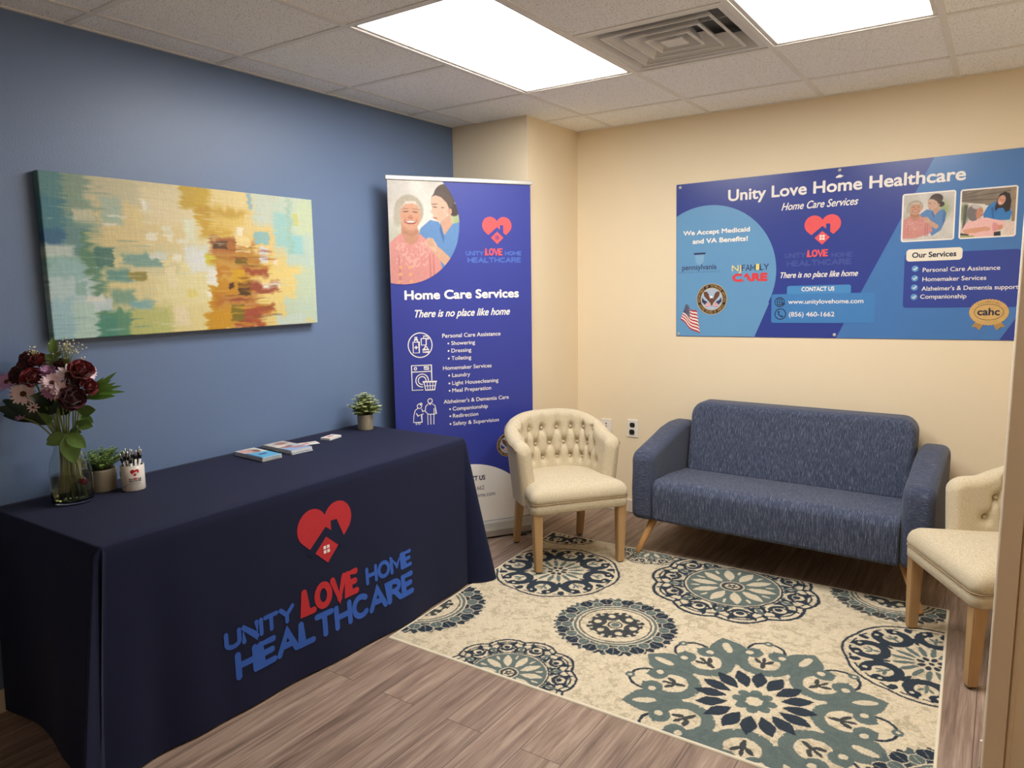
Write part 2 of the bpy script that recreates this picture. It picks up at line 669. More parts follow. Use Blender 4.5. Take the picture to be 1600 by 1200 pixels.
def tile_material():
    m = bpy.data.materials.new('speckled acoustic tile')
    m.use_nodes = True
    nt = m.node_tree
    N, Lk = nt.nodes, nt.links
    b = N['Principled BSDF']
    b.inputs['Roughness'].default_value = 0.9
    tc = N.new('ShaderNodeTexCoord')
    vo = N.new('ShaderNodeTexNoise')
    vo.inputs['Scale'].default_value = 210.0
    vo.inputs['Detail'].default_value = 2.0
    Lk.new(tc.outputs['Object'], vo.inputs['Vector'])
    cr = N.new('ShaderNodeValToRGB')
    cr.color_ramp.elements[0].position = 0.30
    cr.color_ramp.elements[0].color = lin((150, 146, 140))+(1,)
    cr.color_ramp.elements[1].position = 0.42
    cr.color_ramp.elements[1].color = lin((250, 251, 252))+(1,)
    Lk.new(vo.outputs['Fac'], cr.inputs['Fac'])
    Lk.new(cr.outputs['Color'], b.inputs['Base Color'])
    bp = N.new('ShaderNodeBump')
    bp.inputs['Strength'].default_value = 0.5
    bp.inputs['Distance'].default_value = 0.003
    Lk.new(vo.outputs['Fac'], bp.inputs['Height'])
    Lk.new(bp.outputs['Normal'], b.inputs['Normal'])
    return m

M_FLOOR = floor_material()
M_TILE = tile_material()
M_TEE = mat('painted steel ceiling tee', (232, 230, 226), rough=0.5, var=0.02)

struct(box('floor', (-0.1, XR+0.1, YF-0.1, 0.1, -0.06, 0.0), M_FLOOR))
struct(box('wall_left', (-0.1, 0.0, YF, 0.0, 0.0, 2.64), M_BLUE))
struct(box('wall_back', (-0.1, XR, 0.0, 0.1, 0.0, 2.64), M_CREAM))
struct(box('wall_right', (XR, XR+0.1, YF, 0.0, 0.0, 2.64), M_CREAM))
struct(box('wall_front', (0.0, XR, YF-0.1, YF, 0.0, 2.64), M_CREAM))
struct(box('wall_corner', (0.0, COLX, COLY, 0.0, 0.0, 2.64), M_CREAM))      # boxed-out column
# the wall end beside the camera with its casing
PX, PY = 2.916, -1.87
struct(box('wall_entry', (PX, XR, PY, PY+0.11, 0.0, 2.64), M_CREAM))
bm = bmesh.new()
add_box(bm, PX-0.004, PX+0.046, PY-0.016, PY, 0.0, H, 0.003)
add_box(bm, PX+0.050, PX+0.062, PY-0.010, PY, 0.0, H, 0.003)
struct(from_bm('trim_2', bm, M_TAN))
struct(box('trim_3', (PX-0.006, PX, PY, PY+0.11, 0.0, H), M_TRIM, bevel=0.002))
struct(box('baseboard_entry', (PX-0.012, XR, PY+0.11, PY+0.122, 0.0, 0.09), M_TRIM, bevel=0.003))
struct(box('baseboard_back', (COLX, XR, -0.012, 0.0, 0.0, 0.085), M_TRIM, bevel=0.004))
struct(box('baseboard_left', (0.0, 0.012, YF, COLY, 0.0, 0.085), M_TRIM, bevel=0.004))
bm = bmesh.new()
add_box(bm, 0.012, COLX+0.012, COLY-0.012, COLY, 0.0, 0.085, 0.003)
add_box(bm, COLX, COLX+0.012, COLY, -0.012, 0.0, 0.085, 0.003)
struct(from_bm('baseboard_corner', bm, M_TRIM))

# suspended ceiling: tiles lie a little above the tees; three cells hold the lights and the vent
xs = [X1+i*TILE for i in range(-2, 7)]
ys = [YA+j*TILE for j in range(-8, 3)]
xs = [0.0]+[x for x in xs if 0.02 < x < XR-0.02]+[XR]
ys = [YF]+[y for y in ys if YF+0.02 < y < -0.02]+[0.0]
def is_fixture(cx, cy):
    if YA-2*TILE < cy < YA and (X1 < cx < X1+TILE or X1+2*TILE < cx < X1+3*TILE):
        return True
    return YA-TILE < cy < YA and X1+TILE < cx < X1+2*TILE
bm = bmesh.new()
for i in range(len(xs)-1):
    for j in range(len(ys)-1):
        if is_fixture((xs[i]+xs[i+1])/2, (ys[j]+ys[j+1])/2):
            continue
        add_box(bm, xs[i]+0.004, xs[i+1]-0.004, ys[j]+0.004, ys[j+1]-0.004, H+0.004, H+0.018)
add_box(bm, 0.0, XR, YF, 0.0, 2.60, 2.64)
struct(from_bm('ceiling', bm, M_TILE))
bm = bmesh.new()
tw = 0.012
for x in xs:
    segs = [(YF, 0.0)]
    a, b_ = max(x-tw, 0.0), min(x+tw, XR)
    if b_-a < 0.02:                      # wall angle
        a, b_ = (0.0, 0.016) if x < 1 else (XR-0.016, XR)
    add_box(bm, a, b_, YF, 0.0, H, H+0.004)
for y in ys:
    a, b_ = y-tw, y+tw
    if y <= YF+1e-6:
        a, b_ = YF, YF+0.016
    if y >= -1e-6:
        a, b_ = -0.016, 0.0
    for i in range(len(xs)-1):           # cross tees run between the main tees
        cx = (xs[i]+xs[i+1])/2
        if is_fixture(cx, y-0.1) and is_fixture(cx, y+0.1):
            continue
        add_box(bm, xs[i]+tw, xs[i+1]-tw, a, b_, H+0.0004, H+0.004)
struct(from_bm('trim_1', bm, M_TEE))

# lights
def emission(name, rgb, s):
    m = bpy.data.materials.new(name)
    m.use_nodes = True
    nt = m.node_tree
    b = nt.nodes['Principled BSDF']
    b.inputs['Base Color'].default_value = (0.9, 0.9, 0.9, 1)
    b.inputs['Emission Color'].default_value = lin(rgb)+(1,)
    b.inputs['Emission Strength'].default_value = s
    return m
M_PANEL = emission('lit acrylic diffuser', (255, 251, 246), PANEL_STRENGTH)
M_STEEL = mat('white enamelled steel', (214, 208, 200), rough=0.4, var=0.02)
def ceiling_light(x0, label):
    x1, y0, y1 = x0+TILE, YA-2*TILE, YA
    t = thing('ceiling_light', label, 'ceiling light', ((x0+x1)/2, (y0+y1)/2, H+0.004), group='flat ceiling panel lights')
    hx, hy = TILE/2-0.013, TILE-0.013
    bm = bmesh.new()
    fw = 0.017
    for (a, b_, c, e) in ((-hx, hx, -hy, -hy+fw), (-hx, hx, hy-fw, hy), (-hx, -hx+fw, -hy+fw, hy-fw), (hx-fw, hx, -hy+fw, hy-fw)):
        add_box(bm, a, b_, c, e, 0.0, 0.02, 0.002)
    add_box(bm, -hx, hx, -hy, hy, 0.03, 0.07)
    from_bm('frame', bm, M_STEEL, t)
    box('diffuser', (-hx+fw, hx-fw, -hy+fw, hy-fw, 0.004, 0.012), M_PANEL, t)
    return t
ceiling_light(X1, 'lit white ceiling panel left of the square air vent')
ceiling_light(X1+2*TILE, 'lit white ceiling panel right of the square air vent')

# air vent: nested square cones
M_VENT = mat('grey dusty vent metal', (222, 221, 219), rough=0.5, var=0.08, scale=14)
M_DUCT = mat('dark duct inside', (130, 132, 136), rough=0.8)
vt = thing('ceiling_vent', 'square stepped metal air vent between the two ceiling lights', 'air vent', (X1+1.5*TILE, YA-0.5*TILE, H+0.004))
def sq_ring(levels):
    v, f = [], []
    for (h, z) in levels:
        v += [(-h, -h, z), (h, -h, z), (h, h, z), (-h, h, z)]
    for k in range(len(levels)-1):
        for i in range(4):
            j = (i+1) % 4
            f.append((4*k+i, 4*k+j, 4*k+4+j, 4*k+4+i))
    return v, f
hv = TILE/2-0.013
v, f = sq_ring([(hv, 0.014), (hv, 0.0), (hv-0.028, 0.0), (0.225, 0.06), (0.222, 0.062), (hv-0.030, 0.004), (hv, 0.014)])
mesh('vent_frame', v, f, M_VENT, vt)
for (a, b_) in ((0.222, 0.170), (0.155, 0.108), (0.092, 0.060)):
    v, f = sq_ring([(b_, 0.055), (a, 0.004), (a, -0.003), (a-0.008, -0.003), (a-0.010, 0.004), (b_-0.006, 0.053), (b_, 0.055)])
    mesh('louver', v, f, M_VENT, vt)
box('centre_plate', (-0.045, 0.045, -0.045, 0.045, -0.003, 0.004), M_VENT, vt, bevel=0.003)
bm = bmesh.new()
add_box(bm, -0.004, 0.004, -0.22, 0.22, 0.056, 0.068)
add_box(bm, -0.22, 0.22, -0.004, 0.004, 0.056, 0.068)
add_box(bm, -0.004, 0.004, -0.004, 0.004, 0.004, 0.056)
from_bm('brace', bm, M_VENT, vt)
v, f = sq_ring([(0.26, 0.05), (0.26, 0.10)])
v += [(-0.26, -0.26, 0.10), (0.26, -0.26, 0.10), (0.26, 0.26, 0.10), (-0.26, 0.26, 0.10)]
f.append((8, 9, 10, 11))
mesh('duct', v, f, M_DUCT, vt)

# wall plates on the back wall
M_PLATE = mat('white plastic plate', (232, 228, 220), rough=0.35, var=0.01)
M_DARK = mat('black plastic', (26, 26, 28), rough=0.4, var=0.05)
t = thing('wall_outlet', 'white wall plate with two black sockets beside the blue sofa', 'outlet', (0.944, 0.0, 0.557))
box('cover_plate', (-0.038, 0.038, -0.006, 0.0, -0.058, 0.058), M_PLATE, t, bevel=0.004)
for z in (0.022, -0.022):
    f2 = Flat()
    f2.poly([(0.018*math.cos(a)*1.0, z+max(-0.0155, min(0.0155, 0.020*math.sin(a)))) for a in [2*PI*i/32 for i in range(32)]], -0.0072)
    o = f2.out('socket', M_DARK, t)
    md = o.modifiers.new('thick', 'SOLIDIFY')
    md.thickness = 0.003
    md.offset = -1
lathe('screw', [(0.0, 0.0), (0.003, 0.0), (0.003, 0.002), (0.0, 0.003)], M_PLATE, t, 12).rotation_euler = (PI/2, 0, 0)
t.children[-1].location = (0, -0.006, 0)
t = thing('wall_plate', 'plain white wall plate partly behind the left tufted chair', 'wall plate', (0.758, 0.0, 0.545))
box('cover_plate', (-0.037, 0.037, -0.006, 0.0, -0.058, 0.058), M_PLATE, t, bevel=0.004)
for z in (0.028, 0.008):
    o = lathe('port', [(0.0, 0.0), (0.004, 0.0), (0.004, 0.003), (0.0, 0.0035)], M_DARK, t, 12)
    o.rotation_euler = (PI/2, 0, 0)
    o.location = (0, -0.006, z)
# ================================================================== FURNITURE
def woven(name, a, b_, stretch, scale=1.0, rough=0.9, thr=0.58, bump=0.25):
    """woven cloth: base colour a with slubs of colour b along the stretch direction"""
    m = bpy.data.materials.new(name)
    m.use_nodes = True
    nt = m.node_tree
    N, Lk = nt.nodes, nt.links
    bs = N['Principled BSDF']
    bs.inputs['Roughness'].default_value = rough
    bs.inputs['Specular IOR Level'].default_value = 0.2
    bs.inputs['Sheen Weight'].default_value = 0.15
    tc = N.new('ShaderNodeTexCoord')
    mp = N.new('ShaderNodeMapping')
    mp.inputs['Scale'].default_value = stretch
    Lk.new(tc.outputs['Object'], mp.inputs['Vector'])
    n1 = N.new('ShaderNodeTexNoise')
    n1.inputs['Scale'].default_value = scale
    n1.inputs['Detail'].default_value = 4
    n1.inputs['Roughness'].default_value = 0.7
    Lk.new(mp.outputs['Vector'], n1.inputs['Vector'])
    cr = N.new('ShaderNodeValToRGB')
    cr.color_ramp.elements[0].position = thr-0.22
    cr.color_ramp.elements[0].color = tuple(v*0.72 for v in lin(a))+(1,)
    cr.color_ramp.elements[1].position = thr+0.14
    cr.color_ramp.elements[1].color = lin(b_)+(1,)
    e = cr.color_ramp.elements.new(thr-0.04)
    e.color = lin(a)+(1,)
    Lk.new(n1.outputs['Fac'], cr.inputs['Fac'])
    Lk.new(cr.outputs['Color'], bs.inputs['Base Color'])
    bp = N.new('ShaderNodeBump')
    bp.inputs['Strength'].default_value = bump
    bp.inputs['Distance'].default_value = 0.002
    Lk.new(n1.outputs['Fac'], bp.inputs['Height'])
    Lk.new(bp.outputs['Normal'], bs.inputs['Normal'])
    return m
M_DENIM = woven('slate blue melange weave', (60, 68, 90), (118, 127, 148), (460, 120, 28), thr=0.54)
M_DENIM_X = woven('slate blue melange weave across', (60, 68, 90), (116, 125, 146), (30, 480, 480), thr=0.56)
M_LINEN = woven('oatmeal linen weave', (194, 181, 153), (214, 202, 178), (170, 170, 620), thr=0.52, bump=0.12)
M_PIPE = mat('tan piping', (150, 130, 100), rough=0.8)
M_OAK = mat('light oak wood', (176, 142, 98), rough=0.5, var=0.18, scale=6.0, stretch=(14, 14, 1.2))
M_BEECH = mat('honey beech wood', (196, 148, 92), rough=0.45, var=0.15, scale=6.0, stretch=(14, 14, 1.2))
M_FOOT = mat('black felt foot', (30, 28, 26), rough=0.9)

# ---------------------------------------------------------------- sofa
SX, SY = 1.975, -0.39
sofa = thing('sofa', 'slate blue fabric loveseat on splayed wooden legs against the cream wall', 'sofa', (SX, SY, 0.006), (0, 0, -0.028))
def prism_x(name, prof, x0, x1, m, parent, bev, seg=5):
    """profile in (y, z), extruded along x"""
    n = len(prof)
    v = [(x0, p[0], p[1]) for p in prof]+[(x1, p[0], p[1]) for p in prof]
    f = [tuple(range(n))[::-1], tuple(range(n, 2*n))]+[(i, (i+1) % n, n+(i+1) % n, n+i) for i in range(n)]
    bm = bmesh.new()
    vs = [bm.verts.new(c) for c in v]
    for q in f:
        bm.faces.new([vs[i] for i in q])
    o = from_bm(name, bm, m, parent, True)
    return bevel_mod(o, bev, seg)
def arc(cx, cz, r, a0, a1, n=6):
    return [(cx+r*math.cos(R(a0+(a1-a0)*i/n)), cz+r*math.sin(R(a0+(a1-a0)*i/n))) for i in range(n+1)]
# seat: front apron and cushion in one upholstered block, sloping back
M_DENIM_Y = woven('slate blue melange weave front to back', (60, 68, 90), (118, 127, 148), (460, 30, 30), thr=0.54)
seat = prism_x('seat', [(0.27, 0.20), (-0.28, 0.20)]+arc(-0.290, 0.225, 0.022, 250, 180, 3)+[(-0.318, 0.33)]+arc(-0.262, 0.372, 0.056, 172, 85, 6)+[(-0.10, 0.424), (0.10, 0.405), (0.27, 0.395)], -0.592, 0.592, M_DENIM_Y, sofa, 0.008, 3)
# backrest, leaning
def back_geo():
    hw, r = 0.580, 0.075
    pts = [(-hw, 0.0), (hw, 0.0)]
    pts += arc(hw-r, 0.405-r, r, 0, 90, 6)+arc(-hw+r, 0.405-r, r, 90, 180, 6)
    n = len(pts)
    bm = bmesh.new()
    th, lean = 0.165, 0.085
    a = [bm.verts.new((x, 0.115+lean*z/0.42-0.010*math.sin(PI*min(1, z/0.42)), 0.385+z)) for x, z in pts]
    b_ = [bm.verts.new((x, 0.115+th+lean*z/0.42*0.9-0.02*z, 0.385+z)) for x, z in pts]
    bm.faces.new(a[::-1])
    bm.faces.new(b_)
    for i in range(n):
        bm.faces.new((a[i], a[(i+1) % n], b_[(i+1) % n], b_[i]))
    return bm
bevel_mod(from_bm('backrest', back_geo(), M_DENIM, sofa, True), 0.030, 5)
arm_prof = [(0.34, 0.215), (0.30, 0.20), (-0.255, 0.195)]+arc(-0.272, 0.235, 0.04, 265, 180, 4)+[(-0.318, 0.36), (-0.312, 0.46)]+arc(-0.245, 0.515, 0.068, 175, 108, 6)+[(-0.10, 0.618), (0.05, 0.655), (0.16, 0.668)]+arc(0.26, 0.59, 0.075, 92, 10, 5)
for s in (-1, 1):
    a, b_ = sorted((s*0.592, s*0.724))
    prism_x('armrest', arm_prof, a, b_, M_DENIM_X, sofa, 0.042, 5)
box('rear_panel', (-0.592, 0.592, 0.27, 0.335, 0.20, 0.56), M_DENIM, sofa, bevel=0.02, seg=3)
for sx in (-1, 1):
    for sy in (-1, 1):
        top = Vector((sx*0.605, -0.235 if sy < 0 else 0.24, 0.215))
        bot = Vector((sx*0.690, -0.285 if sy < 0 else 0.30, 0.0))
        tube('leg', [top, top.lerp(bot, 0.97), bot], [0.023, 0.0145, 0.013], M_BEECH, sofa, 16)

# ---------------------------------------------------------------- tufted tub chair
def tub_chair(name, label, loc, rz, group):
    t = thing(name, label, 'chair', loc, (0, 0, rz), group)
    NU, hw, yb = 121, 0.312, -0.285
    # plan curve from one arm front round the back to the other
    def plan(u):
        s = (u-0.5)*2                       # -1..1
        ext = 0.14
        if abs(s) > 1-ext:                  # straight arm
            k = (abs(s)-(1-ext))/ext
            return math.copysign(hw, s), 0.0+0.115*k, 0.0
        ph = PI/2*(1-abs(s)/(1-ext))        # 0 at side, pi/2 at back
        e = 0.78
        return math.copysign(hw*math.cos(ph)**e, s), yb*math.sin(ph)**e, math.sin(ph)
    raw = [plan(i/600) for i in range(601)]
    L = [0.0]
    for i in range(600):
        L.append(L[-1]+math.hypot(raw[i+1][0]-raw[i][0], raw[i+1][1]-raw[i][1]))
    tot = L[-1]
    P = []
    j = 0
    for i in range(NU):
        target = tot*i/(NU-1)
        while j < 599 and L[j+1] < target:
            j += 1
        k = (target-L[j])/max(L[j+1]-L[j], 1e-9)
        P.append(tuple(raw[j][q]*(1-k)+raw[j+1][q]*k for q in range(3)))
    Nrm = []
    for i in range(NU):
        a, b_ = P[max(i-1, 0)], P[min(i+1, NU-1)]
        tx, ty = b_[0]-a[0], b_[1]-a[1]
        l = math.hypot(tx, ty)
        Nrm.append((-ty/l, tx/l))           # towards the inside
    if Nrm[NU//2][1] < 0:
        Nrm = [(-a, -b_) for a, b_ in Nrm]
    def ztop(i):
        sp = P[i][2]
        base = 0.668+0.104*(sp**0.85 if sp > 0 else 0)
        edge = min(i, NU-1-i)/(NU-1)*tot
        if edge < 0.075:
            base -= 0.050*(1-math.sqrt(max(0.0, 1-(1-edge/0.075)**2)))
        if edge < 0.20:
            base -= 0.010*(1-edge/0.20)
        return base
    # buttons on the inside
    mid = tot/2
    rows = [(0.665, [-0.364, -0.26, -0.156, -0.052, 0.052, 0.156, 0.26, 0.364]), (0.578, [-0.416, -0.312, -0.208, -0.104, 0.0, 0.104, 0.208, 0.312, 0.416]), (0.495, [-0.468, -0.364, -0.26, -0.156, -0.052, 0.052, 0.156, 0.26, 0.364, 0.468])]
    btn = []
    for z, ss in rows:
        for s in ss:
            i = int(round((mid+s)/tot*(NU-1)))
            if 2 < i < NU-3 and z < ztop(i)-0.035:
                btn.append((s, z))
    creases = []
    for (s1, z1) in btn:
        for (s2, z2) in btn:
            if z2 < z1-0.04 and z1-z2 < 0.12 and abs(s1-s2) < 0.06:
                creases.append((s1, z1, s2, z2))
        if z1 > 0.64:
            creases.append((s1, z1, s1, z1+0.09))
    def dent(s, z):
        dd = 0.0
        for (bs, bz) in btn:
            q = ((s-bs)**2+(z-bz)**2)
            if q < 0.01:
                dd += 0.027*math.exp(-q/(0.023**2))
        cr = 0.0
        for (a, b_, c, e) in creases:
            ex, ez = c-a, e-b_
            k = max(0, min(1, ((s-a)*ex+(z-b_)*ez)/(ex*ex+ez*ez)))
            q = (s-a-ex*k)**2+(z-b_-ez*k)**2
            cr = max(cr, 0.012*math.exp(-q/(0.009**2)))
        return dd+cr
    NV_IN, NV_TOP, NV_OUT = 44, 12, 14
    th0 = 0.078
    v = []
    for i in range(NU):
        px, py, sp = P[i]
        nx, ny = Nrm[i]
        zt = ztop(i)
        edge = min(i, NU-1-i)/(NU-1)*tot
        k = 1.0 if edge > 0.035 else math.sqrt(max(0.0, 1-(1-edge/0.035)**2))*0.94+0.06
        th = th0*k
        s = (i/(NU-1)-0.5)*tot
        def pt(z, off):
            fl = 0.86+0.14*min(1, max(0, (z-0.33)/0.40))       # flares outward as it rises
            cx, cy = px*fl, (py+0.03)*fl-0.03 if py < 0 else py
            return (cx+nx*off, cy+ny*off, z)
        rt = th/2
        in0 = (th0-th)*0.5
        zt -= (th0-th)*0.25
        col = []
        for q in range(NV_IN+1):
            z = 0.36+(zt-rt-0.36)*q/NV_IN
            col.append(pt(z, in0+th+0.008*k-dent(s, z)*k))
        for q in range(1, NV_TOP):
            a = PI*q/NV_TOP
            col.append(pt(zt-rt+rt*math.sin(a)*0.9, in0+rt+rt*math.cos(a)+0.008*k*(1-q/NV_TOP)-dent(s, zt-rt+rt*math.sin(a))*k*(1-q/NV_TOP)*0.7))
        for q in range(NV_OUT+1):
            z = zt-rt-(zt-rt-0.318)*q/NV_OUT
            col.append(pt(z, in0))
        v += col
    nv = len(col)
    f = grid_faces(NU, nv)
    f.append(tuple(range(nv)))
    f.append(tuple((NU-1)*nv+q for q in range(nv))[::-1])
    mesh('backrest', v, f, M_LINEN, t, True)
    # piping round the outer edge of the shell
    pts = []
    for i in range(2, NU-2):
        q = v[i*nv+NV_IN+NV_TOP]
        pts.append((q[0]-Nrm[i][0]*0.002, q[1]-Nrm[i][1]*0.002, q[2]+0.006))
    tube('piping', pts, 0.0035, M_PIPE, t, 6)
    for (s, z) in btn:
        i = int(round((mid+s)/tot*(NU-1)))
        px, py, sp = P[i]
        nx, ny = Nrm[i]
        fl = 0.86+0.14*min(1, max(0, (z-0.33)/0.40))
        cx, cy = px*fl, (py+0.03)*fl-0.03 if py < 0 else py
        off = th0-0.018
        vv, ff = lathe_geo([(0.0, 0.008), (0.005, 0.0072), (0.009, 0.004), (0.0100, 0.0), (0.0, -0.002)], 14)
        o = mesh('button', vv, ff, M_LINEN, t, True)
        o.matrix_local = Matrix.Translation((cx+nx*off, cy+ny*off, z)) @ Vector((0, 0, 1)).rotation_difference(Vector((nx, ny, 0.0))).to_matrix().to_4x4()
    # seat frame and cushion share one plan
    def seat_plan(inset, n=14):
        x, y0 = 0.272-inset, 0.268-inset
        r = max(0.04-inset*0.5, 0.012)
        pts = []
        for i in range(n+1):
            a = PI/2*i/n
            pts.append((x-r+r*math.cos(a), y0-r+r*math.sin(a)))
        for i in range(n+1):
            a = PI/2+PI/2*i/n
            pts.append((-x+r+r*math.cos(a), y0-r+r*math.sin(a)))
        xb, yb2 = 0.238-inset, -0.225+inset
        for i in range(2*n+1):
            a = PI+PI*i/(2*n)
            pts.append((xb*math.copysign(abs(math.cos(a))**0.8, math.cos(a)), -0.02+(yb2+0.02)*abs(math.sin(a))**0.8))
        return pts
    def stack(levels):
        vv, ff = [], []
        for ins, z in levels:
            vv += [(x, y, z+(0.012*max(0, y)/0.268 if z < 0.0 else 0)) for x, y in seat_plan(ins)]
        k = len(seat_plan(0))
        for a in range(len(levels)-1):
            for i in range(k):
                j = (i+1) % k
                ff.append((a*k+i, a*k+j, (a+1)*k+j, (a+1)*k+i))
        ff.append(tuple(range(k))[::-1])
        ff.append(tuple((len(levels)-1)*k+i for i in range(k)))
        return vv, ff
    vv, ff = stack([(0.006, 0.312), (0.0, 0.318), (0.0, 0.362), (0.004, 0.366)])
    mesh('seat_frame', vv, ff, M_LINEN, t, True)
    vv, ff = stack([(0.004, 0.366), (0.0, 0.369), (-0.003, 0.388), (0.001, 0.408), (0.010, 0.424), (0.028, 0.438), (0.065, 0.448), (0.12, 0.455), (0.2, 0.458)])
    mesh('seat_cushion', vv, ff, M_LINEN, t, True)
    pl = seat_plan(-0.001)
    front = pl[-8:]+pl[:38]
    tube('seat_piping', [(x, y, 0.3655) for x, y in front], 0.0032, M_PIPE, t, 6)
    for sx in (-1, 1):
        for (lx, ly, bx, by, w0, w1) in ((0.236, 0.232, 0.232, 0.236, 0.025, 0.0185), (0.19, -0.17, 0.198, -0.235, 0.022, 0.017)):
            bm = bmesh.new()
            tp = [(-1, -1), (1, -1), (1, 1), (-1, 1)]
            a = [bm.verts.new((sx*lx+p*w0, ly+q*w0, 0.318)) for p, q in tp]
            b_ = [bm.verts.new((sx*bx+p*w1, by+q*w1, 0.004)) for p, q in tp]
            bm.faces.new(a)
            bm.faces.new(b_[::-1])
            for i in range(4):
                bm.faces.new((a[i], b_[i], b_[(i+1) % 4], a[(i+1) % 4]))
            bmesh.ops.bevel(bm, geom=list(bm.edges), offset=0.003, segments=2, affect='EDGES')
            lg = from_bm('leg', bm, M_OAK, t)
            box('foot_pad', (sx*bx-0.014, sx*bx+0.014, by-0.014, by+0.014, 0.0, 0.004), M_FOOT, lg)
    return t
GCH = 'tufted tub chairs'
tub_chair('tub_chair', 'cream button-tufted tub chair standing before the blue banner, left of the sofa', (0.923, -0.861, 0.006), -math.acos(-0.62), GCH)
tub_chair('tub_chair', 'cream tufted chair at the right of the sofa, half hidden by the door casing', (2.956, -0.937, 0.006), math.acos(-0.495), GCH)

# ---------------------------------------------------------------- table and cloth
TZ, TX0, TX1, TY0, TY1 = 0.747, 0.012, 0.732, -3.235, -1.478
M_TOP = mat('grey plastic table top', (180, 180, 176), rough=0.6)
tb = thing('folding_table', 'long folding table wholly covered by the navy cloth', 'table', ((TX0+TX1)/2, (TY0+TY1)/2, 0.0))
hx, hy = (TX1-TX0)/2-0.012, (TY1-TY0)/2-0.012
box('tabletop', (-hx, hx, -hy, hy, 0.70, TZ-0.006), M_TOP, tb, bevel=0.006)
for sx in (-1, 1):
    for sy in (-1, 1):
        tube('leg', [(sx*(hx-0.08), sy*(hy-0.25), 0.70), (sx*(hx-0.06), sy*(hy-0.22), 0.0)], 0.014, M_STEEL, tb, 10)

def sstep(a, b_, x):
    k = max(0.0, min(1.0, (x-a)/(b_-a)))
    return k*k*(3-2*k)
def front_off(y, t):
    """how far the front drop stands out from the table edge; t = 0 at the top, 1 at the floor"""
    g = 0.006*t*math.sin(7.0*y+1.0)+0.005*t*math.sin(16*y+2.0)*t
    g += 0.045*t**1.4*math.exp(-((y+2.08)/0.34)**2)
    g += 0.012*t**1.2*math.exp(-((y+2.95)/0.07)**2)
    g -= 0.010*t*math.exp(-((y+3.08)/0.05)**2)
    return 0.004+g
def cloth_front_x(y, z):
    return TX1+front_off(y, max(0.0, 1-z/TZ))
CORNER = [(0.0, 0.0, 0.0), (0.18, 0.020, -0.050), (0.36, 0.065, -0.085), (0.50, 0.030, -0.030), (0.64, -0.075, 0.055), (0.78, -0.045, 0.005), (0.89, 0.022, -0.075), (1.0, 0.0, -0.085)]
def corner_shift(u, f_, s_, tz):
    """gathered near corner: the end panel swings out as one fold, then a deep crease, then the lip of the front panel"""
    for k in range(len(CORNER)-1):
        (u0, x0, y0), (u1, x1, y1) = CORNER[k], CORNER[k+1]
        if u <= u1:
            q = (u-u0)/(u1-u0)
            q = q*q*(3-2*q)
            dx, dy = x0+(x1-x0)*q, y0+(y1-y0)*q
            break
    return f_*u+dx*tz, -s_*(1-u)+dy*tz
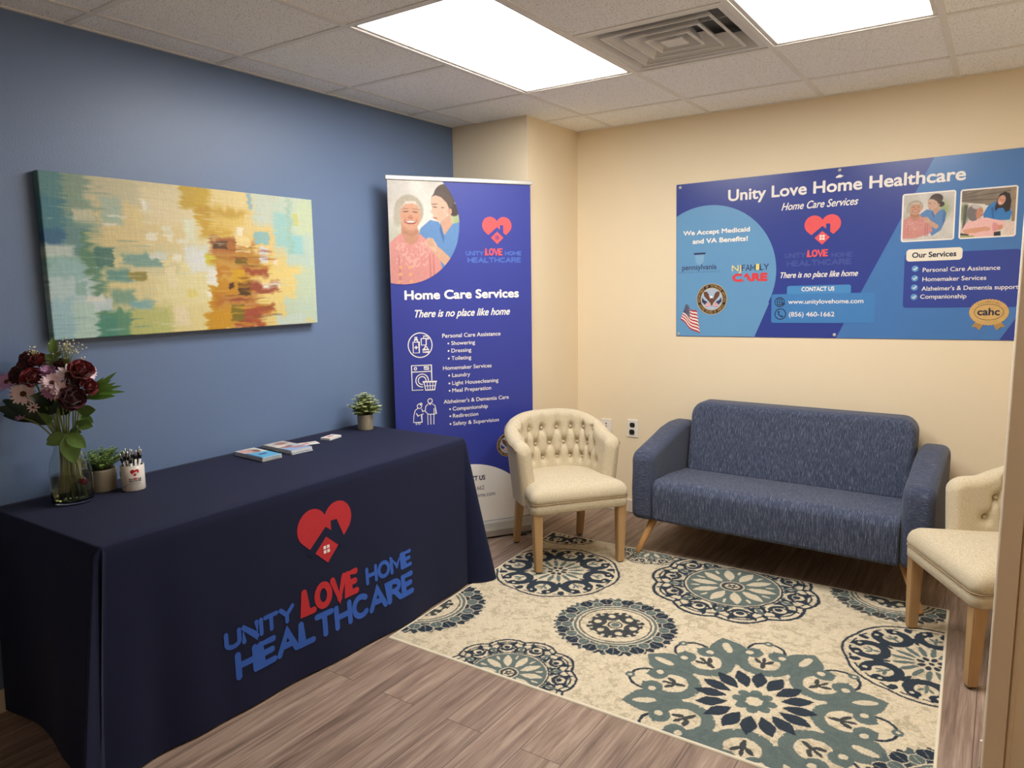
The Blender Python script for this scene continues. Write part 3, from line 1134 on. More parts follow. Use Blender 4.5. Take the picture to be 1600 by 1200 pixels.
def cloth():
    rad = 0.014
    per = []          # (px, py, nx, ny, kind, param)
    NF, NS, NC = 150, 60, 36
    for i in range(NS):                                   # left end, wall -> front
        per.append((TX0+(TX1-TX0-rad)*i/NS, TY0, 0, -1, 'L', i/NS))
    for i in range(NC):
        a = R(-90+90*i/NC)
        per.append((TX1-rad+rad*math.cos(a), TY0+rad+rad*math.sin(a), math.cos(a), math.sin(a), 'C0', i/NC))
    for i in range(NF):
        per.append((TX1, TY0+rad+(TY1-TY0-2*rad)*i/NF, 1, 0, 'F', i/NF))
    for i in range(NC):
        a = R(90*i/NC)
        per.append((TX1-rad+rad*math.cos(a), TY1-rad+rad*math.sin(a), math.cos(a), math.sin(a), 'C1', i/NC))
    for i in range(NS+1):
        per.append((TX1-rad-(TX1-TX0-rad)*i/NS, TY1, 0, 1, 'R', i/NS))
    NT = 46
    cx, cy = (TX0+TX1)/2, (TY0+TY1)/2
    v, f = [], []
    rows = []
    # top: rings shrinking to the centre line, then the drop
    rings = [0.0, 0.35, 0.7, 0.93]
    for k in rings:
        rows.append([(cx+(p[0]-p[2]*0.010-cx)*k, cy+(p[1]-p[3]*0.010-cy)*k, TZ) for p in per])
    for q in range(5):                                    # rounded edge
        a = PI/2*q/4
        rows.append([(p[0]-p[2]*0.010*(1-math.sin(a)), p[1]-p[3]*0.010*(1-math.sin(a)), TZ-0.010*(1-math.cos(a))) for p in per])
    for q in range(1, NT+1):
        t = q/NT
        z = (TZ-0.010)*(1-t)+0.009*t
        row = []
        for (x, y, nx, ny, kind, u) in per:
            tz = 1-z/TZ
            if kind == 'F':
                o = front_off(y, tz)
            elif kind in ('L', 'R'):
                yy = x
                o = 0.004+tz*(0.012*math.sin(13*yy+(2 if kind == 'L' else 0))+0.012)
                # the ends swing out towards the front corner
                fr = (u if kind == 'L' else 1-u)
                o += tz*(0.10 if kind == 'R' else 0.06)*sstep(0.45, 1.0, fr)
            else:
                oF = front_off(y, tz)
                oS = 0.004+tz*(0.012+(0.10 if kind == 'C1' else 0.06))
                if kind == 'C0':
                    # gathered corner: side cloth swings forward as one fold, deep crease before the front panel
                    oo = oS*(1-u)+oF*u
                    fold = 0.15*math.exp(-((u-0.30)/0.20)**2)-0.050*math.exp(-((u-0.62)/0.10)**2)+0.085*math.exp(-((u-0.88)/0.10)**2)
                    o = max(-0.02, oo+tz**0.9*fold*min(1, 4*u)*min(1, (1-u)*9))
                else:
                    oo = oF*(1-u)+oS*u
                    fold = 0.085*math.exp(-((u-0.55)/0.26)**2)
                    o = oo+tz**1.1*fold*min(1, 5*u)*min(1, (1-u)*5)
            zz = z
            X, Y = x+nx*o, y+ny*o
            if kind == 'F':
                Y -= 0.085*tz*math.exp(-max(0.0, y-TY0)/0.13)
            if kind == 'C0':
                a_, b_ = corner_shift(u, 0.004+front_off(TY0, tz), 0.016+tz*0.072, tz)
                X, Y = x+a_, y+b_
            X = max(X, 0.008)
            row.append((X, Y, zz))
        rows.append(row)
    n = len(per)
    for r_ in rows:
        v += r_
    for k in range(len(rows)-1):
        for i in range(n-1):
            f.append((k*n+i, k*n+i+1, (k+1)*n+i+1, (k+1)*n+i))
        f.append((k*n+n-1, k*n, (k+1)*n, (k+1)*n+n-1)) if k < len(rings)+4 else None
    f = [q for q in f if q]
    bm = bmesh.new()
    vs = [bm.verts.new(c) for c in v]
    for q in f:
        try:
            bm.faces.new([vs[i] for i in q])
        except ValueError:
            pass
    bmesh.ops.remove_doubles(bm, verts=bm.verts, dist=1e-5)
    return bm
M_NAVY = mat('dark navy polyester cloth', (22, 28, 57), rough=0.75, var=0.05, scale=500.0, bump=0.08, bscale=1400.0, spec=0.18, sheen=0.05)
M_CRED = mat('red printed on navy cloth', (186, 36, 46), rough=0.75, var=0.08, scale=60)
M_CBLUE = mat('blue printed on navy cloth', (44, 92, 186), rough=0.75, var=0.08, scale=60)
M_CWHITE = mat('white printed on navy cloth', (236, 226, 222), rough=0.75)
cl = from_bm('tablecloth', cloth(), M_NAVY, None, True)
tag(cl, 'navy floor-length tablecloth printed with a red heart and blue lettering', 'tablecloth')

def cloth_print(name, flat, m, lift):
    """lays flat print (x runs along the table, z up) on the front drop"""
    bm = bmesh.new()
    vs = [bm.verts.new((p[0], p[1], p[2])) for p in flat.v]
    for q in flat.f:
        try:
            bm.faces.new([vs[i] for i in q])
        except ValueError:
            pass
    bmesh.ops.triangulate(bm, faces=bm.faces)
    bmesh.ops.subdivide_edges(bm, edges=[e for e in bm.edges if e.calc_length() > 0.03], cuts=2, use_grid_fill=True)
    for q in bm.verts:
        y, z = q.co.x, q.co.z
        q.co = Vector((cloth_front_x(y, z)+lift-q.co.y, y, z))
    bm.normal_update()
    for fc in bm.faces:
        if fc.normal.x < 0:
            fc.normal_flip()
    me = bpy.data.meshes.new(name)
    bm.to_mesh(me)
    bm.free()
    return link(name, me, m, cl)
F = Flat().poly(place(HEART, -2.389, 0.418, 0.272))
cloth_print('heart_emblem', F, M_CRED, 0.0012)
F = Flat().poly(place(roof_clipped(), -2.389, 0.418, 0.272))
cloth_print('roof_emblem', F, M_NAVY, 0.0018)
F = Flat()
for q in windows(0.048, 0.016):
    F.poly(place(q, -2.392, 0.418, 0.272))
cloth_print('window_emblem', F, M_CWHITE, 0.0025)
F = Flat().letters('LOVE', -2.525, -2.240, 0.243, 0.108, 0.026)
cloth_print('red_lettering', F, M_CRED, 0.0014)
F = Flat().letters('UNITY', -2.857, -2.560, 0.250, 0.068, 0.017).letters('HOME', -2.200, -1.924, 0.254, 0.076, 0.017)
F.letters('HEALTHCARE', -2.822, -1.924, 0.129, 0.103, 0.024)
cloth_print('blue_lettering', F, M_CBLUE, 0.0014)

# ---------------------------------------------------------------- rug
def rug():
    c00, c10, c01, c11 = np.array([0.79, -2.121]), np.array([2.81, -2.121]), np.array([0.704, -0.612]), np.array([2.763, -0.577])
    nr, nc = 620, 830
    v = np.linspace(0, 1, nr)[:, None, None]
    u = np.linspace(0, 1, nc)[None, :, None]
    xy = (c00*(1-u)+c10*u)*(1-v)+(c01*(1-u)+c11*u)*v
    rng = np.random.default_rng(5)
    X = xy[..., 0]+0.004*(smooth_noise((nr, nc), (90, 120), rng)-0.5)+0.003*(rng.random((nr, nc))-0.5)
    Y = xy[..., 1]+0.004*(smooth_noise((nr, nc), (90, 120), rng)-0.5)+0.003*(rng.random((nr, nc))-0.5)
    cream = np.array([214, 201, 174.]); tan = np.array([178, 166, 140.])
    n = 0.55*smooth_noise((nr, nc), (60, 80), rng)+0.45*smooth_noise((nr, nc), (170, 230), rng)
    k = np.clip((n-0.5)*4, 0, 1)[..., None]*0.75
    img = cream*(1-k)+tan*k
    navy, teal, coal = np.array([44, 54, 66.]), np.array([94, 108, 106.]), np.array([62, 66, 68.])
    def put(mask, rgb, op=0.95):
        m = np.clip(mask.astype(float), 0, 1)[..., None]*op
        img[...] = img*(1-m)+np.asarray(rgb)*m
    def polar(cx, cy, r, rot=0.0):
        dx, dy = (X-cx)/r, (Y-cy)/r
        return np.hypot(dx, dy), np.arctan2(dy, dx)-rot
    def fold(rho, th, k, off=0.0):
        q = ((th*k/(2*PI)+0.5+off) % 1-0.5)*2*PI/k
        return rho*np.cos(q), rho*np.sin(q)
    def ell(px, py, cx, cy, a, b):
        return ((px-cx)/a)**2+((py-cy)/b)**2 < 1
    def scrolls(rho, th, k, c, r, w, col, hook=0.07, off=0.0):
        px, py = fold(rho, th, k, off)
        ap = np.abs(py)
        dd = np.hypot(px-c, py)
        ring = (np.abs(dd-r) < w) & ~((px > c+0.1) & (ap < 0.055))
        put(ring, col)
        put(np.hypot(px-(c+r*0.75), ap-0.105) < hook, col)
        put(np.hypot(px-(c+r*0.70), ap-0.135) < hook*0.38, cream)
    def trefoil(rho, th, k, c, s, col, off=0.0):
        px, py = fold(rho, th, k, off)
        ap = np.abs(py)
        put(ell(px, py, c-0.5*s, 0, 0.8*s, 0.26*s), col)
        put(ell((px-c)*0.8+(ap)*0.6, -(px-c)*0.6+ap*0.8, 0.5*s, 0.35*s, 0.55*s, 0.25*s), col)
        put(ell(px, py, c+0.55*s, 0, 0.5*s, 0.2*s), col)
    def med_A(cx, cy, r, rot=0.0, col=navy):
        rho, th = polar(cx, cy, r, rot)
        put(np.abs(rho-0.955-0.035*np.abs(np.cos(4*th))) < 0.017, navy)
        put((np.abs(rho-0.90) < 0.012) & (np.sin(24*th) > -0.3), col)
        scrolls(rho, th, 8, 0.68, 0.185, 0.062, col)
        trefoil(rho, th, 8, 0.665, 0.085, teal)
        px, py = fold(rho, th, 8, 0.5)
        put(ell(px, py, 0.86, 0, 0.07, 0.05), col)
        put(ell(px, py, 0.56, 0, 0.10, 0.03), col)
        px, py = fold(rho, th, 16)
        put(ell(px, py, 0.31, 0, 0.13, 0.034), teal)
        px, py = fold(rho, th, 8, 0.25)
        put(ell(px, py, 0.12, 0, 0.05, 0.035), navy)
        put(rho < 0.035, navy)
    def med_D(cx, cy, r, rot=0.0):
        rho, th = polar(cx, cy, r, rot)
        px, py = fold(rho, th, 8)
        dd = np.hypot(px-0.84, py)
        put((np.abs(dd-0.155) < 0.013) & (px > 0.84), navy)
        put(np.hypot(px-0.995, py) < 0.042, teal)
        put(np.hypot(px-0.995, py) < 0.016, cream)
        px, py = fold(rho, th, 8, 0.5)
        w = np.clip(1-((px-0.86)/0.17)**2, 0, 1)
        put((np.abs(py) < 0.15*w*(1.05-0.35*(px-0.86)/0.17)) & (np.abs(px-0.86) < 0.17), teal)
        put(ell(px, py, 0.85, 0, 0.095, 0.036), cream)
        put(ell(px, py, 0.64, 0, 0.085, 0.075), teal)
        scrolls(rho, th, 8, 0.645, 0.185, 0.052, teal, 0.085)
        trefoil(rho, th, 8, 0.64, 0.085, coal)
        px, py = fold(rho, th, 16)
        w = np.clip(1-np.abs((px-0.335)/0.13)**1.6, 0, 1)
        put((np.abs(py) < 0.062*w) & (np.abs(px-0.335) < 0.13), navy)
        px, py = fold(rho, th, 16, 0.5)
        put(np.abs(py) < 0.004*(rho < 0.45)*(rho > 0.2), cream)
        put(rho < 0.205, cream)
        px, py = fold(rho, th, 8)
        put(ell(px, py, 0.115, 0, 0.055, 0.045), teal)
        put(np.abs(rho-0.09) < 0.025, teal)
        put(rho < 0.05, cream)
    def med_B(cx, cy, r, rot=0.0, k=10):
        rho, th = polar(cx, cy, r, rot)
        sc = np.abs(np.cos(k/2*th))
        put(np.abs(rho-0.90-0.08*sc) < 0.020, navy)
        put(np.abs(rho-0.81-0.09*sc) < 0.012, navy)
        scrolls(rho, th, k, 0.76, 0.10, 0.028, navy, 0.04)
        px, py = fold(rho, th, k)
        put(np.hypot(px-0.74, py) < 0.045, navy)
        scrolls(rho, th, k, 0.68, 0.068, 0.020, navy, 0.03, 0.5)
        px, py = fold(rho, th, 2*k, 0.5)
        put(ell(px, py, 0.875, 0, 0.055, 0.020), navy)
        put(ell(px, py, 0.61, 0, 0.03, 0.035), teal)
        px, py = fold(rho, th, k, 0.5)
        put(ell(px, py, 0.70, 0, 0.11, 0.030), teal)
        put(ell(px, np.abs(py), 0.64, 0.07, 0.055, 0.028), navy)
        put(ell(px, py, 0.84, 0, 0.05, 0.028), navy)
        put((np.abs(rho-0.575) < 0.012), navy)
        put(rho < 0.545, teal)
        px, py = fold(rho, th, k)
        w = np.clip(1-((px-0.34)/0.17)**2, 0, 1)
        put((np.abs(py) < 0.062*w) & (np.abs(px-0.34) < 0.17), cream)
        px, py = fold(rho, th, k, 0.5)
        put(ell(px, py, 0.44, 0, 0.055, 0.018), cream)
        put(rho < 0.145, cream)
        put(np.abs(rho-0.105) < 0.022, coal)
        px, py = fold(rho, th, 5)
        put(ell(px, py, 0.04, 0, 0.028, 0.02), coal)
    def med_C(cx, cy, r, rot=0.0, col=navy):
        rho, th = polar(cx, cy, r, rot)
        rag = 0.975+0.025*np.sin(48*th)+0.012*np.sin(31*th+1)
        band = (rho > 0.69) & (rho < rag)
        put(band, col)
        leaf = band & (np.sin(14*th+8*rho) > 0.2)
        put(leaf, teal, 0.8)
        for (off, c0, a_, b_) in ((0.0, 0.865, 0.115, 0.125), (0.5, 0.775, 0.095, 0.095)):
            px, py = fold(rho, th, 15, off)
            q = np.sqrt(((px-c0)/a_)**2+(py/b_*1.0)**2)
            put((q < 1.0) & band, teal if off else col)
            put((np.abs(q-1.0) < 0.075) & band, cream, 0.85)
            put((np.abs(py) < 0.006) & (q < 0.8) & band, cream, 0.5)
        put(np.abs(rho-0.645) < 0.022, teal)
        put(np.abs(rho-0.575) < 0.014, coal, 0.8)
        scrolls(rho, th, 6, 0.30, 0.105, 0.045, coal, 0.05)
        px, py = fold(rho, th, 6, 0.5)
        put(ell(px, py, 0.33, 0, 0.12, 0.04), coal)
        put(ell(px, py, 0.44, 0, 0.035, 0.05), coal)
        put(rho < 0.07, teal)
        put(np.abs(rho-0.11) < 0.015, coal)
    med_A(1.035, -1.118, 0.325, 0.2)
    med_B(1.862, -0.835, 0.400, 0.1)
    med_C(1.557, -1.507, 0.270, 0.1)
    med_D(2.232, -1.775, 0.455, 0.15)
    med_B(1.385, -2.085, 0.270, 0.3)
    med_C(0.705, -1.79, 0.292, 0.0)
    med_A(2.735, -1.155, 0.320, 0.0)
    med_C(2.530, -0.565, 0.270, 0.0, coal)
    med_C(2.880, -1.975, 0.260, 0.0)
    med_A(0.800, -0.560, 0.220, 0.0)
    med_B(1.340, -0.600, 0.205, 0.0, 8)
    n2 = 0.90+0.2*rng.random((nr, nc))*(0.5+0.5*smooth_noise((nr, nc), (200, 260), rng))
    img *= n2[..., None]
    # bound edge
    U = u[..., 0]*np.ones((nr, nc)); V = v[..., 0]*np.ones((nr, nc))
    e = np.minimum(np.minimum(U, 1-U)*2.05, np.minimum(V, 1-V)*1.52)
    img[e < 0.010] = (222, 212, 190)
    co = np.zeros((nr, nc, 3))
    co[..., :2] = xy
    co[..., 2] = 0.0055
    co[[0, -1], :, 2] = 0.0005
    co[:, [0, -1], 2] = 0.0005
    o = painted_grid('area_rug', co, img, mat_attr('woven rug pile', 0.95, 0.4, 900, 0.1), None)
    return tag(o, 'cream area rug with large navy and teal medallions on the plank floor', 'rug')
rug()
# ================================================================== PRINTED BANNERS
M_WHITE = mat('white print', (240, 236, 230), rough=0.45, var=0.01)
M_SHEET = mat('royal blue banner vinyl', (48, 60, 150), rough=0.42, var=0.04, scale=6, coat=0.05)
M_PRED = mat('coral red print', (232, 84, 88), rough=0.45)
M_PBLUE = mat('mid blue print', (72, 104, 190), rough=0.45)
M_INK = mat('dark ink print', (36, 42, 66), rough=0.45)
M_GREYINK = mat('grey ink print', (112, 116, 130), rough=0.45)
M_ALU = mat('satin aluminium', (196, 196, 192), rough=0.35, metal=0.6, var=0.03)
M_GOLD = mat('gold print', (206, 168, 104), rough=0.45, var=0.25, scale=30)
M_PBLACK = mat('black print', (28, 28, 32), rough=0.45)
M_SKYB = mat('sky blue print', (96, 156, 204), rough=0.45, var=0.03, scale=8)
M_BROWN = mat('brown print', (104, 66, 46), rough=0.5, var=0.2, scale=90)
M_PALE = mat('pale blue print', (170, 190, 214), rough=0.45, var=0.06)
M_CREAMP = mat('ivory print', (236, 228, 210), rough=0.45)
M_YEL = mat('yellow print', (244, 214, 110), rough=0.45)
M_FLAGB = mat('flag navy print', (46, 52, 92), rough=0.45)
M_FLAGR = mat('flag red print', (182, 46, 58), rough=0.45)
M_PHOTO = mat_attr('printed photograph', 0.42, spec=0.4)
SKIN_A, SKIN_B = (214, 160, 128), (228, 188, 164)

def ring_text(F, txt, cx, cz, r, cap, a0, a1, y, flip=False):
    """small capitals round a seal, from angle a0 to a1 (degrees)"""
    n = len(txt)
    for i, ch in enumerate(txt):
        if ch == ' ':
            continue
        a = R(a0+(a1-a0)*(i+0.5)/n)
        v, f = text2d(ch, -cap*0.36, cap*0.36, 0, cap, bold=0.01)
        if ch == 'I':
            v = [(p[0]*0.3, p[1]) for p in v]
        rot = a-PI/2 if not flip else a+PI/2
        c, s = math.cos(rot), math.sin(rot)
        ox, oz = cx+r*math.cos(a), cz+r*math.sin(a)
        vv = [(ox+p[0]*c-(p[1]-cap/2)*s, oz+p[0]*s+(p[1]-cap/2)*c) for p in v]
        F.geo(vv, f, y)

def seal(parent, cx, cz, r, y):
    """round government seal: dark lettered ring, eagle with spread wings over two flags"""
    base = Flat().disc(cx, cz, r, y=y, n=56).out('seal_emblem', M_GOLD, parent)
    def sub(name, F, m):
        o = F.out(name, m, base)
        return o
    sub('seal_ring', Flat().ring(cx, cz, r*0.85, r*0.215, y-0.0004, 56), M_PBLACK)
    F = Flat()
    ring_text(F, 'DEPARTMENT OF VETERANS AFFAIRS', cx, cz, r*0.85, r*0.13, 195, -15, y-0.0008)
    ring_text(F, 'UNITED STATES OF AMERICA', cx, cz, r*0.85, r*0.13, 205, 335, y-0.0008, True)
    sub('seal_lettering', F, M_GOLD)
    sub('seal_field', Flat().disc(cx, cz, r*0.70, y=y-0.0004, n=48), M_PALE)
    F = Flat()
    for s in (-1, 1):
        F.poly([(cx+s*r*x, cz+r*z) for x, z in [(0.03, -0.10), (0.14, 0.10), (0.20, 0.34), (0.34, 0.50), (0.54, 0.46), (0.50, 0.20), (0.34, 0.02), (0.16, -0.18), (0.05, -0.30)]][::s], y-0.0010)
    F.poly([(cx+r*x, cz+r*z) for x, z in [(-0.07, 0.08), (0.07, 0.08), (0.10, -0.25), (0.03, -0.42), (-0.04, -0.42), (-0.10, -0.2)]], y-0.0012)
    sub('eagle', F, M_BROWN)
    sub('eagle_head', Flat().disc(cx-0.02*r, cz+0.14*r, 0.085*r, y=y-0.0015, n=16), M_WHITE)
    F = Flat()
    for s in (-1, 1):
        F.poly([(cx+s*r*x, cz+r*z) for x, z in [(0.62, 0.12), (0.66, -0.16), (0.46, -0.36), (0.22, -0.30), (0.34, -0.14), (0.50, -0.06)]][::s], y-0.0007)
    sub('flag_field', F, M_FLAGB)
    F, G = Flat(), Flat()
    for s in (-1, 1):
        G.poly([(cx+s*r*x, cz+r*z) for x, z in [(0.10, -0.22), (0.40, -0.26), (0.44, -0.46), (0.10, -0.52)]][::s], y-0.0013)
        for k in range(3):
            F.poly([(cx+s*r*x, cz+r*z) for x, z in [(0.10, -0.24-k*0.10), (0.42, -0.28-k*0.08), (0.42, -0.32-k*0.08), (0.10, -0.29-k*0.10)]][::s], y-0.0017)
    sub('flag_ground', G, M_WHITE)
    sub('flag_stripes', F, M_FLAGR)
    F = Flat()
    for i in range(5):
        F.disc(cx+r*0.10*(i-2), cz+r*(0.55-0.03*abs(i-2)), r*0.025, y=y-0.0009, n=8)
    sub('stars', F, M_GOLD)
    return base

def paint_pair(X, Z, wide):
    """printed photo: elderly woman in a pink blouse, a carer in blue scrubs leaning over her shoulder.
    X right, Z down, in units of the print (0..460 x 0..640)"""
    img = np.zeros(X.shape+(3,))
    img[...] = (226, 222, 214)
    n = smooth_noise(X.shape, (6, 5), np.random.default_rng(2))
    n2 = smooth_noise(X.shape, (60, 50), np.random.default_rng(4))
    img += ((n-0.5)*34)[..., None]
    P_ell(img, X, Z, 455, 260, 60, 120, (176, 190, 140), soft=60)
    P_ell(img, X, Z, 20, 380, 80, 110, (206, 206, 186), soft=70)
    # carer
    scrub = (104, 150, 206)
    P_poly(img, X, Z, [(170, 380), (200, 290), (262, 238), (320, 250), (350, 330), (400, 262), (452, 250), (478, 310), (470, 420), (430, 560), (330, 640), (300, 560), (280, 480)], scrub, 5)
    P_poly(img, X, Z, [(452, 250), (478, 310), (470, 420), (446, 500), (436, 400)], (84, 128, 186), 12)
    P_poly(img, X, Z, [(330, 250), (352, 340), (346, 380), (322, 300)], (72, 116, 178), 8)
    P_poly(img, X, Z, [(326, 245), (392, 200), (408, 262), (352, 332)], (216, 170, 144), 6)
    P_ell(img, X, Z, 365, 86, 74, 72, (84, 72, 66), -18, 6)
    P_ell(img, X, Z, 420, 172, 36, 40, (72, 60, 56), 0, 8)
    P_poly(img, X, Z, [(272, 100), (300, 84), (340, 96), (378, 130), (388, 180), (366, 220), (332, 246), (304, 244), (296, 226), (284, 222), (282, 206), (268, 186), (278, 168), (270, 140)], SKIN_B, 5)
    P_ell(img, X, Z, 392, 182, 14, 22, (214, 166, 142), 0, 4)
    P_poly(img, X, Z, [(276, 96), (300, 62), (350, 56), (404, 96), (412, 150), (392, 168), (372, 128), (334, 92), (300, 84)], (92, 78, 70), 6)
    for (cx, cz, a, b, ang, col) in ((296, 158, 15, 3, 6, (70, 50, 44)), (294, 140, 19, 3, -4, (96, 72, 60)), (346, 160, 10, 3, 0, (80, 58, 48)), (296, 226, 15, 5, 8, (196, 96, 92)), (276, 190, 8, 9, 0, (232, 196, 172)), (330, 200, 22, 22, 0, (232, 178, 156))):
        P_ell(img, X, Z, cx, cz, a, b, col, ang, 4 if b > 6 else 2, 0.85 if b < 10 else 0.4)
    # woman
    P_ell(img, X, Z, 130, 186, 92, 100, (190, 180, 162), 0, 12)
    P_ell(img, X, Z, 62, 216, 30, 66, (196, 188, 170), 8, 14)
    P_poly(img, X, Z, [(78, 260), (176, 268), (196, 360), (150, 400), (76, 372)], (206, 152, 124), 8)
    P_poly(img, X, Z, [(4, 380), (72, 322), (104, 352), (140, 372), (196, 326), (262, 384), (310, 460), (340, 560), (300, 604), (150, 660), (0, 660)], (228, 156, 150), 6)
    P_poly(img, X, Z, [(88, 340), (140, 352), (192, 338), (172, 376), (134, 396), (104, 378)], (206, 152, 124), 6)
    P_poly(img, X, Z, [(84, 300), (138, 322), (192, 300), (190, 318), (138, 344), (86, 318)], (180, 124, 100), 14, 0.6)
    P_ell(img, X, Z, 138, 214, 64, 88, (222, 168, 138), 0, 6)
    P_poly(img, X, Z, [(80, 170), (110, 126), (170, 124), (200, 170), (190, 150), (150, 138), (104, 146)], (226, 220, 206), 8)
    for (cx, cz, a, b, ang, col, op) in ((110, 190, 17, 3.2, -6, (86, 56, 46), .9), (168, 192, 17, 3.2, 6, (86, 56, 46), .9), (110, 172, 20, 3, -6, (150, 110, 90), .7), (168, 174, 20, 3, 6, (150, 110, 90), .7),
                                     (138, 222, 17, 13, 0, (204, 142, 112), .8), (138, 228, 20, 4, 0, (178, 112, 90), .7), (104, 222, 18, 15, 0, (226, 158, 130), .7), (174, 224, 18, 15, 0, (226, 158, 130), .7),
                                     (138, 254, 34, 13, 0, (160, 72, 66), .9), (138, 251, 28, 7, 0, (244, 236, 226), .95), (100, 246, 4, 16, 20, (176, 116, 94), .7), (178, 246, 4, 16, -20, (176, 116, 94), .7), (138, 284, 26, 6, 0, (224, 170, 140), .6)):
        P_ell(img, X, Z, cx, cz, a, b, col, ang, 3, op)
    # lace yoke, folds, buttons
    lace = (n2 > 0.56) & (sd_poly(X, Z, [(40, 380), (90, 366), (130, 430), (190, 360), (262, 400), (236, 520), (120, 540), (36, 500)]) < 0)
    img[lace] = img[lace]*0.6+np.array([240, 206, 186])*0.4
    for x0 in (250, 274, 54):
        P_poly(img, X, Z, [(x0, 450), (x0+6, 450), (x0+14, 640), (x0+2, 640)], (196, 116, 116), 9, 0.7)
    for bx, bz in ((66, 532), (122, 532), (62, 576), (126, 578), (58, 622), (132, 622)):
        P_ell(img, X, Z, bx, bz, 10, 9, (246, 196, 120), 0, 3)
        P_ell(img, X, Z, bx, bz, 5, 4, (226, 150, 140), 0, 3)
    # arm and hand on the shoulder
    P_poly(img, X, Z, [(286, 386), (330, 420), (398, 484), (402, 512), (372, 540), (322, 494), (276, 440)], (222, 176, 148), 5)
    P_poly(img, X, Z, [(222, 372), (244, 348), (276, 352), (302, 392), (300, 436), (270, 430), (246, 404)], SKIN_B, 5)
    for k in range(4):
        P_poly(img, X, Z, [(228+k*11, 362-k*3), (237+k*11, 356-k*3), (256+k*10, 400), (248+k*10, 408)], (206, 156, 128), 4, 0.45)
    img *= (0.89*(1+0.05*(n2-0.5)))[..., None]
    return img

def paint_bench(X, Z):
    """printed photo: grey-haired woman in pink seated, a carer with long dark hair in blue bending to her (0..680 x 0..620)"""
    img = np.zeros(X.shape+(3,))
    img[...] = (214, 208, 196)
    n = smooth_noise(X.shape, (9, 9), np.random.default_rng(8))
    n2 = smooth_noise(X.shape, (50, 50), np.random.default_rng(9))
    P_poly(img, X, Z, [(0, 0), (680, 0), (680, 300), (300, 190), (0, 150)], (134, 122, 108), 8)
    for k in range(5):
        P_poly(img, X, Z, [(0, 30+k*30), (680, -190+k*110), (680, -176+k*110), (0, 40+k*30)], (104, 92, 82), 6)
    P_poly(img, X, Z, [(0, 150), (300, 200), (300, 216), (0, 166)], (226, 222, 212), 5)
    P_poly(img, X, Z, [(610, 0), (680, 0), (680, 440), (640, 440)], (150, 132, 108), 6)
    P_ell(img, X, Z, 40, 300, 60, 130, (128, 138, 108), 0, 40)
    P_poly(img, X, Z, [(40, 190), (80, 190), (60, 500), (20, 500)], (96, 96, 90), 8)
    img += ((n-0.5)*22)[..., None]
    blue = (58, 124, 190)
    P_poly(img, X, Z, [(280, 330), (340, 220), (430, 170), (520, 200), (600, 230), (640, 330), (620, 420), (440, 420), (300, 390)], blue, 6)
    P_poly(img, X, Z, [(380, 250), (400, 380), (420, 400), (410, 240)], (44, 100, 164), 12)
    P_poly(img, X, Z, [(450, 160), (480, 80), (540, 52), (600, 80), (626, 180), (610, 300), (560, 320), (530, 260), (470, 260), (430, 300), (426, 240)], (48, 40, 40), 8)
    P_ell(img, X, Z, 505, 160, 46, 66, (208, 152, 128), 18, 5)
    for (cx, cz, a, b, ang, col) in ((490, 150, 9, 3, 14, (60, 40, 36)), (524, 160, 9, 3, 14, (60, 40, 36)), (490, 194, 18, 6, 14, (240, 226, 218)), (504, 176, 7, 6, 0, (190, 132, 108))):
        P_ell(img, X, Z, cx, cz, a, b, col, ang, 3)
    pink = (234, 186, 182)
    P_poly(img, X, Z, [(10, 540), (60, 440), (150, 390), (330, 372), (420, 400), (560, 430), (560, 520), (470, 560), (420, 640), (120, 640)], pink, 7)
    P_ell(img, X, Z, 160, 300, 82, 108, (120, 112, 112), 0, 10)
    P_ell(img, X, Z, 200, 226, 70, 30, (190, 184, 182), 14, 12)
    P_poly(img, X, Z, [(206, 250), (244, 232), (276, 250), (284, 292), (276, 344), (236, 384), (200, 372), (190, 300)], (196, 140, 114), 6)
    P_ell(img, X, Z, 196, 306, 13, 24, (180, 124, 102), 0, 4)
    P_ell(img, X, Z, 262, 282, 9, 3, (70, 50, 44), 0, 3)
    P_ell(img, X, Z, 262, 336, 16, 5, (170, 84, 80), -8, 3)
    P_poly(img, X, Z, [(30, 520), (180, 500), (330, 490), (350, 540), (180, 570), (60, 570)], (214, 156, 128), 6)
    P_ell(img, X, Z, 340, 524, 44, 30, (216, 160, 132), 0, 6)
    P_ell(img, X, Z, 496, 512, 44, 32, (210, 150, 124), -20, 6)
    P_poly(img, X, Z, [(420, 440), (480, 470), (470, 550), (420, 560), (400, 500)], (222, 150, 150), 8)
    P_poly(img, X, Z, [(560, 470), (680, 440), (680, 640), (560, 640)], (222, 200, 190), 12)
    P_poly(img, X, Z, [(430, 570), (510, 560), (520, 640), (430, 640)], (60, 56, 58), 8)
    P_poly(img, X, Z, [(0, 560), (110, 580), (110, 600), (0, 590)], (70, 62, 58), 5)
    P_poly(img, X, Z, [(0, 600), (180, 600), (180, 640), (0, 640)], (150, 160, 90), 14)
    img *= (1+0.06*(n2-0.5))[..., None]
    return img

def photo_grid(name, parent, x0, x1, z0, z1, y, W, Hh, fn, n=150, keep_fn=None):
    nr = int(n*(z1-z0)/(x1-x0))
    gx, gz = np.meshgrid(np.linspace(x0, x1, n), np.linspace(z1, z0, nr))
    X = (gx-x0)/(x1-x0)*W
    Z = (z1-gz)/(z1-z0)*Hh
    co = np.zeros((nr, n, 3))
    co[..., 0], co[..., 1], co[..., 2] = gx, y, gz
    keep = keep_fn(gx, gz) if keep_fn else None
    return painted_grid(name, co[:, ::-1], fn(X, Z)[:, ::-1], M_PHOTO, parent, keep[:, ::-1] if keep is not None else None)

